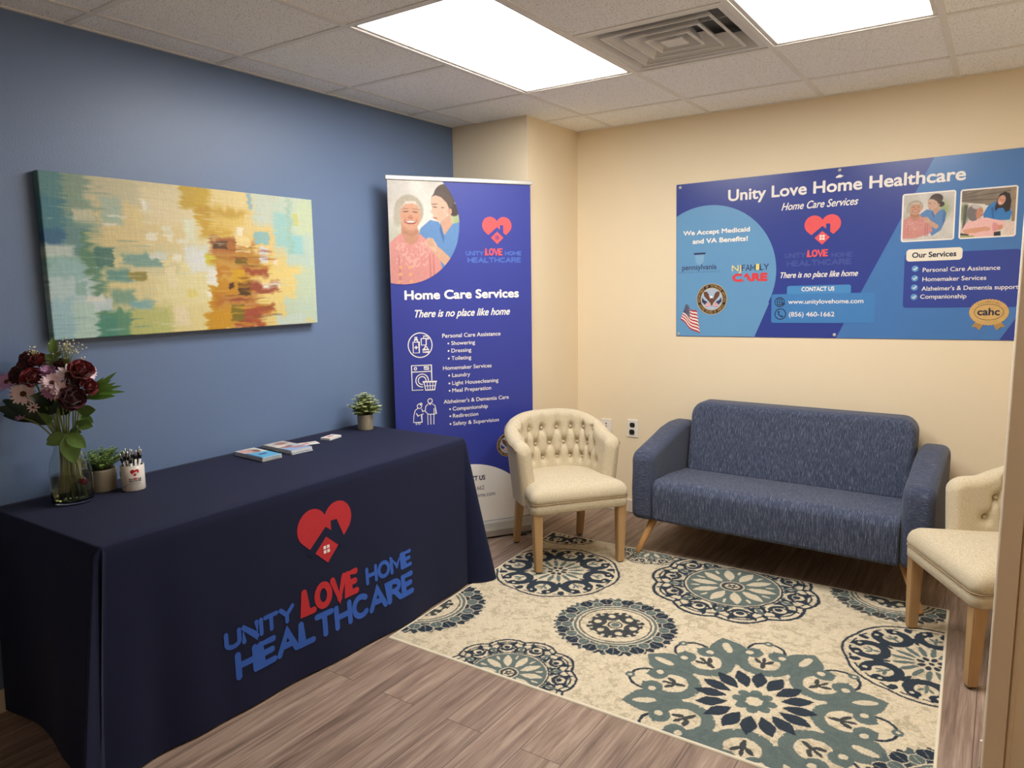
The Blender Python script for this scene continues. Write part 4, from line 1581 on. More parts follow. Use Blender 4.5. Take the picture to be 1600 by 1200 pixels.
# ---------------------------------------------------------------- pull-up banner in the corner
SB_W, SB_TOP = 0.832, 2.052
sb = thing('pull_up_banner', 'tall royal blue pull-up banner standing in the corner behind the table', 'banner stand', (0.118, -1.314, 0.0), (0, 0, R(56.3)))
box('sheet', (0.0, SB_W, 0.0, 0.0015, 0.085, SB_TOP), M_SHEET, sb)
box('top_rail', (-0.010, SB_W+0.010, -0.008, 0.010, SB_TOP-0.004, SB_TOP+0.020), M_ALU, sb, bevel=0.004)
bm = bmesh.new()
prof = [(-0.045, 0.012), (-0.050, 0.05), (-0.030, 0.088), (0.0, 0.096), (0.028, 0.088), (0.045, 0.05), (0.042, 0.012)]
a = [bm.verts.new((-0.012, p[0], p[1])) for p in prof]
b_ = [bm.verts.new((SB_W+0.012, p[0], p[1])) for p in prof]
bm.faces.new(a)
bm.faces.new(b_[::-1])
for i in range(len(prof)):
    bm.faces.new((a[i], b_[i], b_[(i+1) % len(prof)], a[(i+1) % len(prof)]))
bs = from_bm('base', bm, M_ALU, sb)
for x in (0.10, SB_W-0.10):
    box('foot', (x-0.02, x+0.02, -0.075, 0.055, 0.0, 0.012), M_DARK, bs, bevel=0.003)
tube('support_pole', [(SB_W/2, 0.014, 0.08), (SB_W/2, 0.014, SB_TOP)], 0.009, M_ALU, sb, 10)
y1 = -0.0012
photo_grid('photo_print', sb, 0.001, 0.405, 1.494, SB_TOP-0.004, y1, 460, 640, lambda X, Z: paint_pair(X, Z, False), 210,
           lambda gx, gz: np.hypot(gx-0.075, gz-1.82) < 0.3265)
Flat().ring(0.075, 1.82, 0.3265, 0.004, y1-0.0006, 60, R(-103.0), R(45.2)).out('photo_border', M_SHEET, sb)
F = Flat().poly(place(HEART, 0.6225, 1.7145, 0.178), y1)
o = F.out('heart_emblem', M_PRED, sb)
Flat().poly(place(roof_clipped(), 0.6225, 1.7145, 0.178), y1-0.0006).out('roof_emblem', M_SHEET, o)
F = Flat()
for q in windows(0.05, 0.016):
    F.poly(place(q, 0.6225, 1.7145, 0.178), y1-0.0010)
F.out('window_emblem', M_SHEET, o)
Flat().letters('LOVE', 0.549, 0.654, 1.651, 0.040, 0.0078, y1).out('red_lettering', M_PRED, sb)
F = Flat().letters('UNITY', 0.432, 0.539, 1.650, 0.0255, 0.0066, y1).letters('HOME', 0.668, 0.771, 1.651, 0.0245, 0.0066, y1)
F.letters('HEALTHCARE', 0.4415, 0.768, 1.610, 0.031, 0.0078, y1)
F.out('blue_lettering', M_PBLUE, sb)
Flat().words('Home Care Services', 0.0735, 0.752, 1.411, 0.051, 'headline_lettering', M_WHITE, sb, bold=0.038, y=y1)
Flat().text('There is no place like home', 0.129, 0.694, 1.313, 0.042, bold=0.020, shear=0.35, y=y1).out('tagline_lettering', M_WHITE, sb)
F = Flat()
rows = [('Personal Care Assistance', 0.282, 0.633, 1.195, 0.023), ('Showering', 0.334, 0.476, 1.152, 0.022), ('Dressing', 0.3335, 0.452, 1.110, 0.022), ('Toileting', 0.3325, 0.451, 1.067, 0.022),
        ('Homemaker Services', 0.281, 0.574, 1.013, 0.022), ('Laundry', 0.334, 0.442, 0.970, 0.022), ('Light Housecleaning', 0.333, 0.615, 0.925, 0.022), ('Meal Preparation', 0.332, 0.569, 0.883, 0.022),
        ("Alzheimer's & Dementia Care", 0.280, 0.678, 0.821, 0.022), ('Companionship', 0.332, 0.546, 0.777, 0.022), ('Redirection', 0.332, 0.486, 0.736, 0.022), ('Safety & Supervision', 0.332, 0.613, 0.691, 0.022)]
for tx, x0, x1, z, cap in rows:
    F = Flat().text(tx, x0, x1, z, cap, bold=0.008, y=y1)
    if x0 > 0.3:
        F.disc(0.3165, z+0.010, 0.0052, y=y1, n=12)
    F.out('service_lettering', M_WHITE, sb)
# line icons
w_ = 0.0055
F = Flat().ring(0.1535, 1.160, 0.068, w_, y1)
F.stroke([(0.113, 1.118), (0.147, 1.118), (0.147, 1.178), (0.113, 1.178)], w_, y1, True).stroke([(0.121, 1.178), (0.121, 1.190), (0.139, 1.190), (0.139, 1.178)], w_, y1).stroke([(0.125, 1.194), (0.125, 1.204), (0.135, 1.204), (0.135, 1.194)], w_, y1, True)
F.stroke([(0.130, 1.138), (0.130, 1.158)], 0.006, y1).stroke([(0.120, 1.148), (0.140, 1.148)], 0.006, y1)
F.stroke([(0.160, 1.160), (0.188, 1.160), (0.188, 1.196), (0.160, 1.196)], w_, y1, True).stroke([(0.174, 1.196), (0.174, 1.210), (0.196, 1.208)], w_, y1).ring(0.199, 1.196, 0.005, 0.004, y1, 12)
F.stroke([(0.168, 1.120), (0.202, 1.120), (0.202, 1.134), (0.168, 1.134)], w_, y1, True).stroke([(0.172, 1.134), (0.182, 1.150), (0.190, 1.150), (0.198, 1.134)], w_, y1).stroke([(0.183, 1.152), (0.183, 1.160)], w_, y1)
F.out('toiletries_icon', M_WHITE, sb)
F = Flat().stroke([(0.100, 0.910), (0.214, 0.908), (0.214, 1.046), (0.100, 1.048)], w_, y1, True).stroke([(0.100, 1.012), (0.214, 1.011)], w_, y1)
F.ring(0.122, 1.030, 0.007, w_, y1, 16).stroke([(0.172, 1.024), (0.198, 1.024), (0.198, 1.036), (0.172, 1.036)], w_, y1, True)
F.ring(0.158, 0.962, 0.036, w_, y1).ring(0.158, 0.962, 0.022, w_, y1)
F.out('washer_icon', M_WHITE, sb)
Flat().poly([(0.164, 0.900), (0.240, 0.900), (0.246, 0.958), (0.160, 0.958)], y1-0.0004).out('icon_ground', M_SHEET, sb)
F = Flat().stroke([(0.160, 0.954), (0.243, 0.951)], 0.009, y1-0.0008).stroke([(0.168, 0.950), (0.177, 0.906), (0.228, 0.905), (0.237, 0.949)], w_, y1-0.0008)
for k in (1, 2, 3):
    F.stroke([(0.168+k*0.0175, 0.950), (0.177+k*0.0128, 0.906)], 0.004, y1-0.0008)
F.stroke([(0.172, 0.930), (0.233, 0.929)], 0.004, y1-0.0008)
F.out('basket_icon', M_WHITE, sb)
F = Flat()
F.ring(0.138, 0.818, 0.013, 0.0045, y1, 18).ring(0.147, 0.829, 0.006, 0.0045, y1, 12)
F.stroke([(0.128, 0.806), (0.112, 0.795), (0.104, 0.765), (0.101, 0.728), (0.150, 0.726), (0.148, 0.770), (0.160, 0.772)], 0.0045, y1)
F.stroke([(0.150, 0.802), (0.156, 0.786), (0.168, 0.790)], 0.0045, y1).stroke([(0.118, 0.780), (0.128, 0.762), (0.140, 0.768)], 0.0045, y1)
for x in (0.116, 0.127, 0.137):
    F.stroke([(x, 0.726), (x, 0.713)], 0.0045, y1)
F.ring(0.200, 0.843, 0.013, 0.0045, y1, 18).stroke([(0.190, 0.834), (0.200, 0.822), (0.210, 0.834)], 0.0045, y1)
F.stroke([(0.188, 0.826), (0.174, 0.814), (0.170, 0.786), (0.182, 0.774)], 0.0045, y1).stroke([(0.212, 0.826), (0.228, 0.815), (0.234, 0.768), (0.222, 0.766)], 0.0045, y1)
F.stroke([(0.184, 0.774), (0.184, 0.708)], 0.0045, y1).stroke([(0.222, 0.800), (0.218, 0.708)], 0.0045, y1).stroke([(0.201, 0.768), (0.201, 0.708)], 0.0045, y1).stroke([(0.184, 0.768), (0.220, 0.766)], 0.0045, y1)
F.out('couple_icon', M_WHITE, sb)
seal(sb, 0.668, 0.545, 0.070, y1)
# pale arc at the foot with the contact lines
cz, rad = 0.008, 0.444
pts = [(0.415+rad*math.cos(R(a)), cz+rad*math.sin(R(a))) for a in range(14, 167, 3)]
pts = [p for p in pts if 0.0 <= p[0] <= SB_W and p[1] > 0.10]
pts = [(SB_W, 0.098)]+pts+[(0.0, 0.098)]
Flat().poly(pts, y1).out('contact_panel', M_WHITE, sb)
F = Flat().text('CONTACT US', 0.315, 0.5205, 0.350, 0.029, bold=0.030, y=y1-0.0006)
F.out('contact_lettering', M_INK, sb)
Flat().text('(856) 460-1662', 0.317, 0.513, 0.292, 0.025, bold=0.006, y=y1-0.0006).out('phone_lettering', M_GREYINK, sb)
Flat().text('www.unitylovehome.com', 0.250, 0.581, 0.249, 0.025, bold=0.006, y=y1-0.0006).out('website_lettering', M_GREYINK, sb)

# ---------------------------------------------------------------- vinyl banner on the back wall
WBW, WBH = 1.800, 0.898
wb = thing('wall_banner', 'wide blue vinyl banner pinned on the cream wall above the sofa', 'banner', (1.2296, -0.004, 1.159), (0, R(-0.85), 0))
M_VBLUE = mat('deep blue banner vinyl', (50, 66, 146), rough=0.30, var=0.05, scale=5, bump=0.10, bscale=5.0, coat=0.15)
M_VSKY = mat('sky blue banner vinyl', (104, 156, 200), rough=0.30, var=0.03, scale=5, bump=0.10, bscale=5.0, coat=0.15)
M_VMID = mat('mid blue banner vinyl', (72, 122, 184), rough=0.30, var=0.05, scale=5, bump=0.10, bscale=5.0, coat=0.15)
M_VBOX = mat('indigo banner panel', (54, 72, 152), rough=0.30, var=0.03, scale=8, coat=0.1)
M_VTAB = mat('bright blue banner panel', (76, 142, 200), rough=0.30, var=0.05, scale=10, coat=0.1)
M_VLOGO = mat('faint blue logo print', (70, 86, 164), rough=0.35)
nx, nz = 120, 60
v = []
for i in range(nx+1):
    for j in range(nz+1):
        v.append((WBW*i/nx, 0.0, WBH*j/nz))
bm = bmesh.new()
add_box(bm, 0, WBW, 0.0, 0.0012, 0, WBH)
from_bm('sheet', bm, M_VBLUE, wb)
yb = -0.0008
# big pale circle at left, clipped by the sheet
cc_, rr_ = (0.194, 0.372), 0.391
pts = []
for a in range(0, 360, 3):
    x, z = cc_[0]+rr_*math.cos(R(a)), cc_[1]+rr_*math.sin(R(a))
    pts.append((max(0.002, min(WBW, x)), max(0.002, min(WBH, z))))
P2 = []
for a in range(-68, 118, 3):
    P2.append((cc_[0]+rr_*math.cos(R(a)), cc_[1]+rr_*math.sin(R(a))))
P2 = [p for p in P2 if p[0] > 0.002 and p[1] > 0.002]
P2 = [(0.470, 0.002), (0.548, 0.19)]+[p for p in P2 if p[1] > 0.20]+[(0.002, 0.711), (0.002, 0.002)]
Flat().poly(P2, yb).out('pale_circle', M_VSKY, wb)
# slanted lighter field at right
Flat().poly([(1.331, WBH-0.001), (WBW-0.001, WBH-0.001), (WBW-0.001, 0.28), (1.640, 0.001), (0.905, 0.001)], yb).out('slanted_panel', M_VMID, wb)
y2 = yb-0.0006
Flat().words('Unity Love Home Healthcare', 0.310, 1.468, 0.7745, 0.064, 'title_lettering', M_WHITE, wb, bold=0.026, y=y2)
Flat().text('Home Care Services', 0.607, 0.994, 0.699, 0.040, bold=0.014, shear=0.35, y=y2).out('subtitle_lettering', M_WHITE, wb)
Flat().text('There is no place like home', 0.609, 1.004, 0.330, 0.032, bold=0.014, shear=0.35, y=y2).out('tagline_lettering', M_WHITE, wb)
o = Flat().poly(place(HEART, 0.8215, 0.503, 0.184*1.0), y2).out('heart_emblem', M_PRED, wb)
Flat().poly(place(roof_clipped(), 0.8215, 0.503, 0.184), y2-0.0005).out('roof_emblem', M_VBLUE, o)
F = Flat()
for q in windows(0.06, 0.02):
    F.poly(place(q, 0.8215, 0.503, 0.184), y2-0.0009)
F.out('window_emblem', M_WHITE, o)
Flat().letters('LOVE', 0.748, 0.853, 0.439, 0.039, 0.0082, y2).out('red_lettering', M_PRED, wb)
F = Flat().letters('UNITY', 0.630, 0.740, 0.438, 0.028, 0.0066, y2).letters('HOME', 0.870, 0.974, 0.4315, 0.026, 0.0066, y2).letters('HEALTHCARE', 0.640, 0.970, 0.392, 0.032, 0.0078, y2)
F.out('blue_lettering', M_VLOGO, wb)
Flat().text('We Accept Medicaid', 0.043, 0.437, 0.598, 0.027, bold=0.040, y=y2).out('notice_lettering', M_WHITE, wb)
Flat().text('and VA Benefits!', 0.101, 0.426, 0.5465, 0.028, bold=0.040, y=y2).out('notice_lettering', M_WHITE, wb)
# state logo: keystone shape over lettering
F = Flat().poly([(0.108, 0.4935), (0.181, 0.4935), (0.178, 0.483), (0.111, 0.483)], y2)
F.text('pennsylvania', 0.038, 0.246, 0.395, 0.031, bold=0.010, y=y2)
F.out('state_logo_lettering', M_FLAGB, wb)
Flat().poly([(0.116, 0.480), (0.173, 0.480), (0.168, 0.440), (0.156, 0.425), (0.133, 0.425), (0.121, 0.440)], y2).out('keystone_emblem', mat('light sky print', (128, 172, 208), rough=0.35), wb)
Flat().text('DEPARTMENT OF HUMAN SERVICES', 0.019, 0.271, 0.376, 0.010, y=y2).out('state_small_lettering', mat('grey blue print', (88, 122, 158), rough=0.4), wb)
F = Flat().text('NJ', 0.3365, 0.390, 0.378, 0.034, y=y2).poly([(0.4735, 0.381), (0.491, 0.381), (0.491, 0.415), (0.4735, 0.415)], y2)
F.out('yellow_lettering', M_YEL, wb)
F = Flat().letters('FAM', 0.393, 0.471, 0.378, 0.035, 0.0052, y2)
Flat().letters('LY', 0.494, 0.544, 0.379, 0.035, 0.0052, y2).out('family_lettering', M_FLAGB, wb)
F.out('family_lettering', M_FLAGB, wb)
F = Flat().text('CARE', 0.337, 0.540, 0.317, 0.047, bold=0.075, y=y2)
o = F.out('care_lettering', mat('scarlet print', (218, 62, 66), rough=0.4), wb)
Flat().poly(place(HEART, 0.4095, 0.318, 0.030), y2-0.0005).out('care_heart', M_VSKY, o)
seal(wb, 0.219, 0.2205, 0.0905, y2)
# waving flag
def flag(parent):
    def W(u, q):           # u along the stripes 0..1, q across 0..1 -> sheet
        ox, oz = 0.064+0.020*0, 0.190
        x = 0.060+0.052*u+q*0*0.0
        return x, oz
    def pt(u, q):
        # the flag hangs steeply: canton at the top, stripes falling to the right
        ax, az = 0.062, 0.188          # top left of canton
        bx, bz = 0.105, 0.172          # top right
        px = 0.062-0.034*q+(0.047+0.0)*u*1.0+0.045*q*u*0.6+0.006*math.sin(5*u+3*q)
        return px, 0
    G, S, C, ST = Flat(), Flat(), Flat(), Flat()
    def warp(u, q):
        # q: 0 hoist top .. 1 foot ; u: 0 left .. 1 right
        x = (0.062-0.034*q)*(1-u)+(0.128+0.020*q)*u
        z = (0.188-0.092*q)*(1-u)+(0.145-0.135*q)*u
        return x+0.004*math.sin(9*u), z+0.006*math.sin(7*u+1)
    def patch(F, u0, u1, q0, q1, y, n=8):
        top = [warp(u0+(u1-u0)*i/n, q0) for i in range(n+1)]
        bot = [warp(u0+(u1-u0)*i/n, q1) for i in range(n+1)]
        F.poly(top+bot[::-1], y)
    patch(G, 0, 1, 0, 1, y2)
    for k in range(0, 13, 2):
        patch(S, 0, 1, k/13, (k+1)/13, y2-0.0004)
    patch(C, 0, 0.45, 0, 0.54, y2-0.0008)
    for i in range(6):
        for j in range(5):
            x, z = warp(0.04+0.075*i, 0.06+0.105*j)
            ST.disc(x, z, 0.0017, y=y2-0.0012, n=6)
    o = G.out('flag_print', M_WHITE, parent)
    S.out('flag_stripes', M_FLAGR, o)
    C.out('flag_canton', M_FLAGB, o)
    ST.out('flag_stars', M_WHITE, o)
flag(wb)
# contact block
Flat().rrect(0.645, 0.972, 0.236, 0.286, 0.012, y2).out('contact_tab', M_VTAB, wb)
Flat().rrect(0.5625, 1.0895, 0.082, 0.2415, 0.010, y2-0.0003).out('contact_panel', mat('azure banner panel', (70, 130, 192), rough=0.3, var=0.05, scale=10, coat=0.1), wb)
y3 = y2-0.0009
Flat().text('CONTACT US', 0.722, 0.890, 0.255, 0.023, bold=0.025, y=y3).out('contact_lettering', M_WHITE, wb)
Flat().text('www.unitylovehome.com', 0.653, 1.0345, 0.187, 0.024, bold=0.010, y=y3).out('website_lettering', M_WHITE, wb)
Flat().text('(856) 460-1662', 0.658, 0.894, 0.117, 0.025, bold=0.010, y=y3).out('phone_lettering', M_WHITE, wb)
F = Flat().ring(0.607, 0.198, 0.026, 0.0035, y3)
F.ring(0.607, 0.198, 0.026, 0.0030, y3, 24, k=0.0001).stroke([(0.607, 0.172), (0.607, 0.224)], 0.003, y3)
F.stroke([(0.607+0.013*math.cos(a), 0.198+0.026*math.sin(a)) for a in [2*PI*i/24 for i in range(25)]], 0.003, y3)
F.stroke([(0.586, 0.212), (0.628, 0.212)], 0.003, y3).stroke([(0.586, 0.184), (0.628, 0.184)], 0.003, y3)
F.poly([(0.618, 0.196), (0.640, 0.186), (0.630, 0.183), (0.626, 0.173)], y3-0.0002)
F.out('globe_icon', M_INK, wb)
F = Flat().ring(0.612, 0.131, 0.029, 0.005, y3)
F.stroke([(0.603, 0.145), (0.601, 0.136), (0.606, 0.126), (0.614, 0.119), (0.624, 0.117)], 0.006, y3).disc(0.603, 0.143, 0.0055, y=y3, n=10).disc(0.622, 0.118, 0.0055, y=y3, n=10)
F.out('phone_icon', M_INK, wb)
# two framed photos
for (x0, x1, z0, z1, fn, W_, H_) in ((1.198, 1.431, 0.4925, 0.732, lambda X, Z: paint_pair(X*1.0-0, Z, True), 560, 690), (1.4485, 1.6805, 0.493, 0.730, paint_bench, 680, 620)):
    o = Flat().rrect(x0, x1, z0, z1, 0.012, y2-0.0004).out('photo_frame', M_WHITE, wb)
    photo_grid('photo_print', o, x0+0.007, x1-0.007, z0+0.007, z1-0.007, y2-0.0010, W_, H_, fn, 120)
# service box
Flat().rrect(1.219, 1.703, 0.160, 0.434, 0.014, y2).out('service_panel', M_VBOX, wb)
Flat().rrect(1.226, 1.4695, 0.394, 0.4545, 0.016, y3).out('service_tab', M_CREAMP, wb)
Flat().text('Our Services', 1.252, 1.444, 0.4115, 0.027, bold=0.030, y=y3-0.0006).out('service_tab_lettering', M_INK, wb)
F = Flat()
for tx, x0, x1, z in (('Personal Care Assistance', 1.302, 1.627, 0.339), ('Homemaker Services', 1.3025, 1.573, 0.2925), ("Alzheimer's & Dementia support", 1.3005, 1.704, 0.2458), ('Companionship', 1.296, 1.495, 0.2055)):
    Flat().text(tx, x0, x1, z, 0.021, bold=0.008, y=y3).out('service_lettering', M_WHITE, wb)
for z in (0.357, 0.309, 0.2625, 0.215):
    o = Flat().disc(1.268, z, 0.0152, y=y3, n=24).out('check_mark', M_SKYB, wb)
    Flat().stroke([(1.260, z), (1.266, z-0.006), (1.277, z+0.007)], 0.0042, y3-0.0004).out('tick', M_WHITE, o)
# round gold badge with ribbon tails
F = Flat()
for pts in ([(1.545, 0.095), (1.521, 0.063), (1.541, 0.064), (1.556, 0.047), (1.575, 0.085)], [(1.640, 0.095), (1.661, 0.064), (1.643, 0.064), (1.627, 0.048), (1.607, 0.085)]):
    F.poly(pts, y3)
F.out('badge_ribbon', mat('bronze print', (176, 136, 80), rough=0.4, var=0.15), wb)
F = Flat().poly([(1.591+(0.081+0.0018*(-1)**i)*math.cos(2*PI*i/72), 0.136+(0.063+0.0018*(-1)**i)*math.sin(2*PI*i/72)) for i in range(72)], y3-0.0004)
bd = F.out('gold_badge', M_GOLD, wb)
F = Flat().stroke([(1.591+0.060*math.cos(2*PI*i/48), 0.136+0.038*math.sin(2*PI*i/48)) for i in range(49)], 0.002, y3-0.0008)
F.text('cahc', 1.544, 1.636, 0.1205, 0.036, bold=0.030, y=y3-0.0008)
F.out('badge_lettering', M_INK, bd)
F = Flat()
ring_text(F, 'ACCREDITED', 1.591, 0.106, 0.080, 0.0085, 125, 55, y3-0.0008)
F.out('badge_small_lettering', M_BROWN, bd)
# little roof mark and the eyelets along the edge
Flat().poly([(0.882, 0.852), (0.900, 0.862), (0.922, 0.851), (0.912, 0.850), (0.908, 0.845), (0.882, 0.845)], y2).out('roof_mark', M_WHITE, wb)
for x, z in ((0.024, 0.880), (0.016, 0.014), (0.8965, 0.018), (0.8995, 0.884), (1.784, 0.880), (1.782, 0.020)):
    v, f = lathe_geo([(0.0035, 0.0), (0.0035, 0.0022), (0.0060, 0.0030), (0.0085, 0.0016), (0.0090, 0.0)], 18)
    o = mesh('grommet', v, f, M_ALU, wb, True)
    o.matrix_local = Matrix.Translation((x, yb-0.0004, z)) @ Matrix.Rotation(PI/2, 4, 'X')
    lathe('pin', [(0.0, 0.0), (0.0030, 0.0), (0.0032, 0.003), (0.0, 0.0042)], M_STEEL, o, 10)
# ================================================================== THINGS ON THE TABLE
TT = TZ+0.0008
M_GLASS = bpy.data.materials.new('clear glass')
M_GLASS.use_nodes = True
_b = M_GLASS.node_tree.nodes['Principled BSDF']
_b.inputs['Base Color'].default_value = (0.93, 0.96, 0.93, 1)
_b.inputs['Transmission Weight'].default_value = 1.0
_b.inputs['Roughness'].default_value = 0.02
_b.inputs['IOR'].default_value = 1.45
M_WATER = bpy.data.materials.new('yellowed vase water')
M_WATER.use_nodes = True
_b = M_WATER.node_tree.nodes['Principled BSDF']
_b.inputs['Base Color'].default_value = lin((206, 200, 140))+(1,)
_b.inputs['Transmission Weight'].default_value = 1.0
_b.inputs['Roughness'].default_value = 0.03
_b.inputs['IOR'].default_value = 1.2
M_STEM = mat('green flower stem', (126, 138, 72), rough=0.5, var=0.25, scale=30)
M_LEAF = mat('green leaf', (92, 124, 58), rough=0.42, var=0.35, scale=45)
M_LEAF_D = mat('dark green leaf', (34, 54, 34), rough=0.4, var=0.35, scale=45)
M_LEAF_B = mat('fresh green blade leaf', (100, 148, 64), rough=0.4, var=0.3, scale=30)
M_ROSE = mat('burgundy rose petal', (116, 22, 36), rough=0.6, var=0.35, scale=30, sheen=0.2)
M_ROSE_D = mat('dark wine rose petal', (74, 22, 36), rough=0.6, var=0.35, scale=30, sheen=0.2)
M_PINK = mat('pink white petal', (240, 216, 226), rough=0.55, var=0.14, scale=60)
M_LILAC = mat('lilac petal', (200, 150, 198), rough=0.55, var=0.25, scale=60)
M_EYE = mat('brown flower centre', (92, 60, 36), rough=0.8, var=0.4, scale=200)
M_GYP = mat('ivory tiny blossom', (226, 220, 190), rough=0.7)

VASE = Vector((0.178, -3.040, TT))
fwv = Vector((-math.sin(R(34)), math.cos(R(34)), 0))
rgt = Vector((fwv.y, -fwv.x, 0))
VW = Vector((0.913, -0.409, 0.0))          # from the vase towards the room's entrance
def vpos(a, h, dep=0.0):
    """a = across (seen from the room), h = above the table, dep = towards the room"""
    p = VASE+rgt*a+Vector((0, 0, h))+VW*dep
    p.x = max(p.x, 0.022)
    return p
vase = thing('glass_vase', 'clear bottle-shaped glass vase of water at the near end of the table', 'vase', VASE)
outer = [(0.0, 0.0), (0.060, 0.0), (0.066, 0.006), (0.068, 0.05), (0.067, 0.11), (0.062, 0.150), (0.050, 0.180), (0.044, 0.198), (0.045, 0.212), (0.050, 0.222)]
inner = [(0.0475, 0.2215), (0.0425, 0.211), (0.0415, 0.198), (0.0472, 0.179), (0.0590, 0.149), (0.0640, 0.11), (0.0650, 0.05), (0.0630, 0.012), (0.056, 0.008), (0.0, 0.008)]
lathe('glass', outer+inner, M_GLASS, vase, 48)
wat = [(0.0, 0.0088), (0.0555, 0.0088), (0.0622, 0.0128), (0.0643, 0.05), (0.0634, 0.098), (0.0, 0.098)]
lathe('water', wat, M_WATER, vase, 48)

def petal(length, width, cup=0.3, curl=0.0, nu=6, nv=5, tip=0.8):
    """petal along +x from the origin, cupped upwards"""
    v, f = [], []
    for i in range(nu):
        u = i/(nu-1)
        wv = width*(math.sin(PI*min(1.0, 0.08+u*tip))**0.7)
        for j in range(nv):
            s = (j/(nv-1)-0.5)*2
            v.append((length*u*(1-0.10*s*s*u), wv/2*s, cup*length*u*u+curl*s*s*width*0.5))
    return v, grid_faces(nu, nv)
def xf(v, M4):
    return [tuple(M4 @ Vector(p)) for p in v]
def align(p, d_):
    return Matrix.Translation(p) @ Vector((0, 0, 1)).rotation_difference(Vector(d_).normalized()).to_matrix().to_4x4()
def bloom_rose(r):
    G = Geo()
    rng = random.Random(int(r*1e6))
    for ring, (n, rad, hgt, tilt, w_) in enumerate([(3, 0.12, 0.95, 84, 0.85), (4, 0.26, 0.95, 76, 0.95), (5, 0.42, 0.88, 66, 1.0), (5, 0.58, 0.74, 52, 1.1), (6, 0.70, 0.56, 34, 1.15)]):
        for k in range(n):
            a = 2*PI*k/n+ring*0.7+rng.uniform(-0.15, 0.15)
            v, f = petal(r*(0.95 if ring < 4 else 0.8), r*w_, 0.12, -0.28, 6, 5, 0.74)
            M4 = Matrix.Rotation(a, 4, 'Z') @ Matrix.Translation((r*rad*0.62, 0, r*(0.06+0.02*ring if ring < 3 else 0.0))) @ Matrix.Rotation(-R(tilt+rng.uniform(-6, 6)), 4, 'Y')
            v = [(p[0], p[1], p[2]+0.35*p[1]*p[1]/(r)) for p in v]
            G.add(xf(v, M4), f)
    v, f = lathe_geo([(0.0, -0.25*r), (0.28*r, -0.15*r), (0.52*r, 0.15*r), (0.50*r, 0.55*r), (0.30*r, 0.80*r), (0.0, 0.86*r)], 14)
    G.add(v, f)
    return G
def bloom_daisy(r, n=15, layers=1, seed=1):
    G = Geo()
    rng = random.Random(seed)
    for l in range(layers):
        for k in range(n):
            a = 2*PI*(k+0.5*l)/n+rng.uniform(-0.06, 0.06)
            ln = r*rng.uniform(0.86, 1.05)*(1-0.22*l)
            v, f = petal(ln*0.86, r*0.27, 0.10+0.25*l, 0.10, 7, 4, 0.80)
            M4 = Matrix.Rotation(a, 4, 'Z') @ Matrix.Translation((r*0.14, 0, 0.002*l)) @ Matrix.Rotation(R(rng.uniform(-12, 8)-18*l), 4, 'Y')
            G.add(xf(v, M4), f)
    return G
def leaf_geo(length, width, bend=0.25, fold=0.25, nu=9, tipk=1.0):
    v, f = [], []
    for i in range(nu):
        u = i/(nu-1)
        wv = width*math.sin(PI*min(1, u**0.85*tipk))**0.85+0.0006
        for j in range(5):
            s = (j/4-0.5)*2
            v.append((length*u, wv/2*s, -bend*length*u*u+fold*abs(s)*wv/2))
    return v, grid_faces(nu, 5)
def leaf_at(G, p, d_, length, width, up=(0, 0, 1), bend=0.2, fold=0.25):
    d_ = Vector(d_).normalized()
    up = Vector(up)
    y = up.cross(d_)
    if y.length < 1e-3:
        y = Vector((0, 1, 0)).cross(d_)
    y.normalize()
    z = d_.cross(y)
    M4 = Matrix((d_, y, z)).transposed().to_4x4()
    M4.translation = p
    v, f = leaf_geo(length, width, bend, fold)
    G.add(xf(v, M4), f)

def flower(kind, label, a, h, dep, aim, r, m, group, seed=0, leaf=None, layers=1, np_=17, centre=True):
    head = vpos(a, h, dep)
    rng = random.Random(seed)
    ph = rng.uniform(0, 2*PI)
    foot = VASE+Vector((0.035*math.cos(ph), 0.035*math.sin(ph), 0.014))
    neck = VASE+Vector((0, 0, 0.20))+rgt*max(-0.024, min(0.024, a*0.22))+Vector((0.008*math.cos(ph), 0.008*math.sin(ph), 0))
    t = thing(kind, label, 'flower', foot, group=group)
    loc = lambda q: Vector(q)-foot
    ctrl = neck+(head-neck)*0.45+Vector((0, 0, 0.05))
    back = head-Vector(aim).normalized()*r*0.2
    pts = [foot, foot.lerp(neck, 0.5), neck]+bez(neck, ctrl, back, 8)[1:]
    tube('stem', [loc(q) for q in pts], 0.0028, M_STEM, t, 6)
    if kind == 'rose':
        r *= 1.10
        G = bloom_rose(r)
    else:
        r *= 1.12
        G = bloom_daisy(r, np_, layers, seed)
    o = G.out('bloom', m, t)
    M4 = align(loc(head-Vector(aim).normalized()*r*0.25), aim) @ Matrix.Rotation(rng.uniform(0, 6), 4, 'Z')
    o.matrix_local = M4
    if kind == 'rose':
        S = Geo()
        for k in range(5):
            leaf_at(S, (0, 0, -0.1*r), (math.cos(2*PI*k/5), math.sin(2*PI*k/5), 0.2), r*0.75, r*0.24, (0, 0, 1), -0.3)
        s = S.out('sepals', M_LEAF, t)
        s.matrix_local = M4
    elif centre:
        e = lathe('centre', [(0.0, 0.006*r/0.03), (0.10*r, 0.0055*r/0.03), (0.20*r, 0.003*r/0.03), (0.23*r, 0.0)], M_EYE, o, 14)
    if leaf:
        G = Geo()
        for (u, dx, ln, wd) in leaf:
            q = pts[2].lerp(pts[-1], u)
            leaf_at(G, loc(q), rgt*dx[0]+Vector((0, 0, dx[1]))+VW*dx[2], ln, wd, VW*0.9+Vector((0, 0, 0.4)), 0.15)
        G.out('leaf', M_LEAF, t)
    return t
GR, GD = 'roses in the glass vase', 'daisies in the glass vase'
U = Vector((0, 0, 1))
V_ = VW
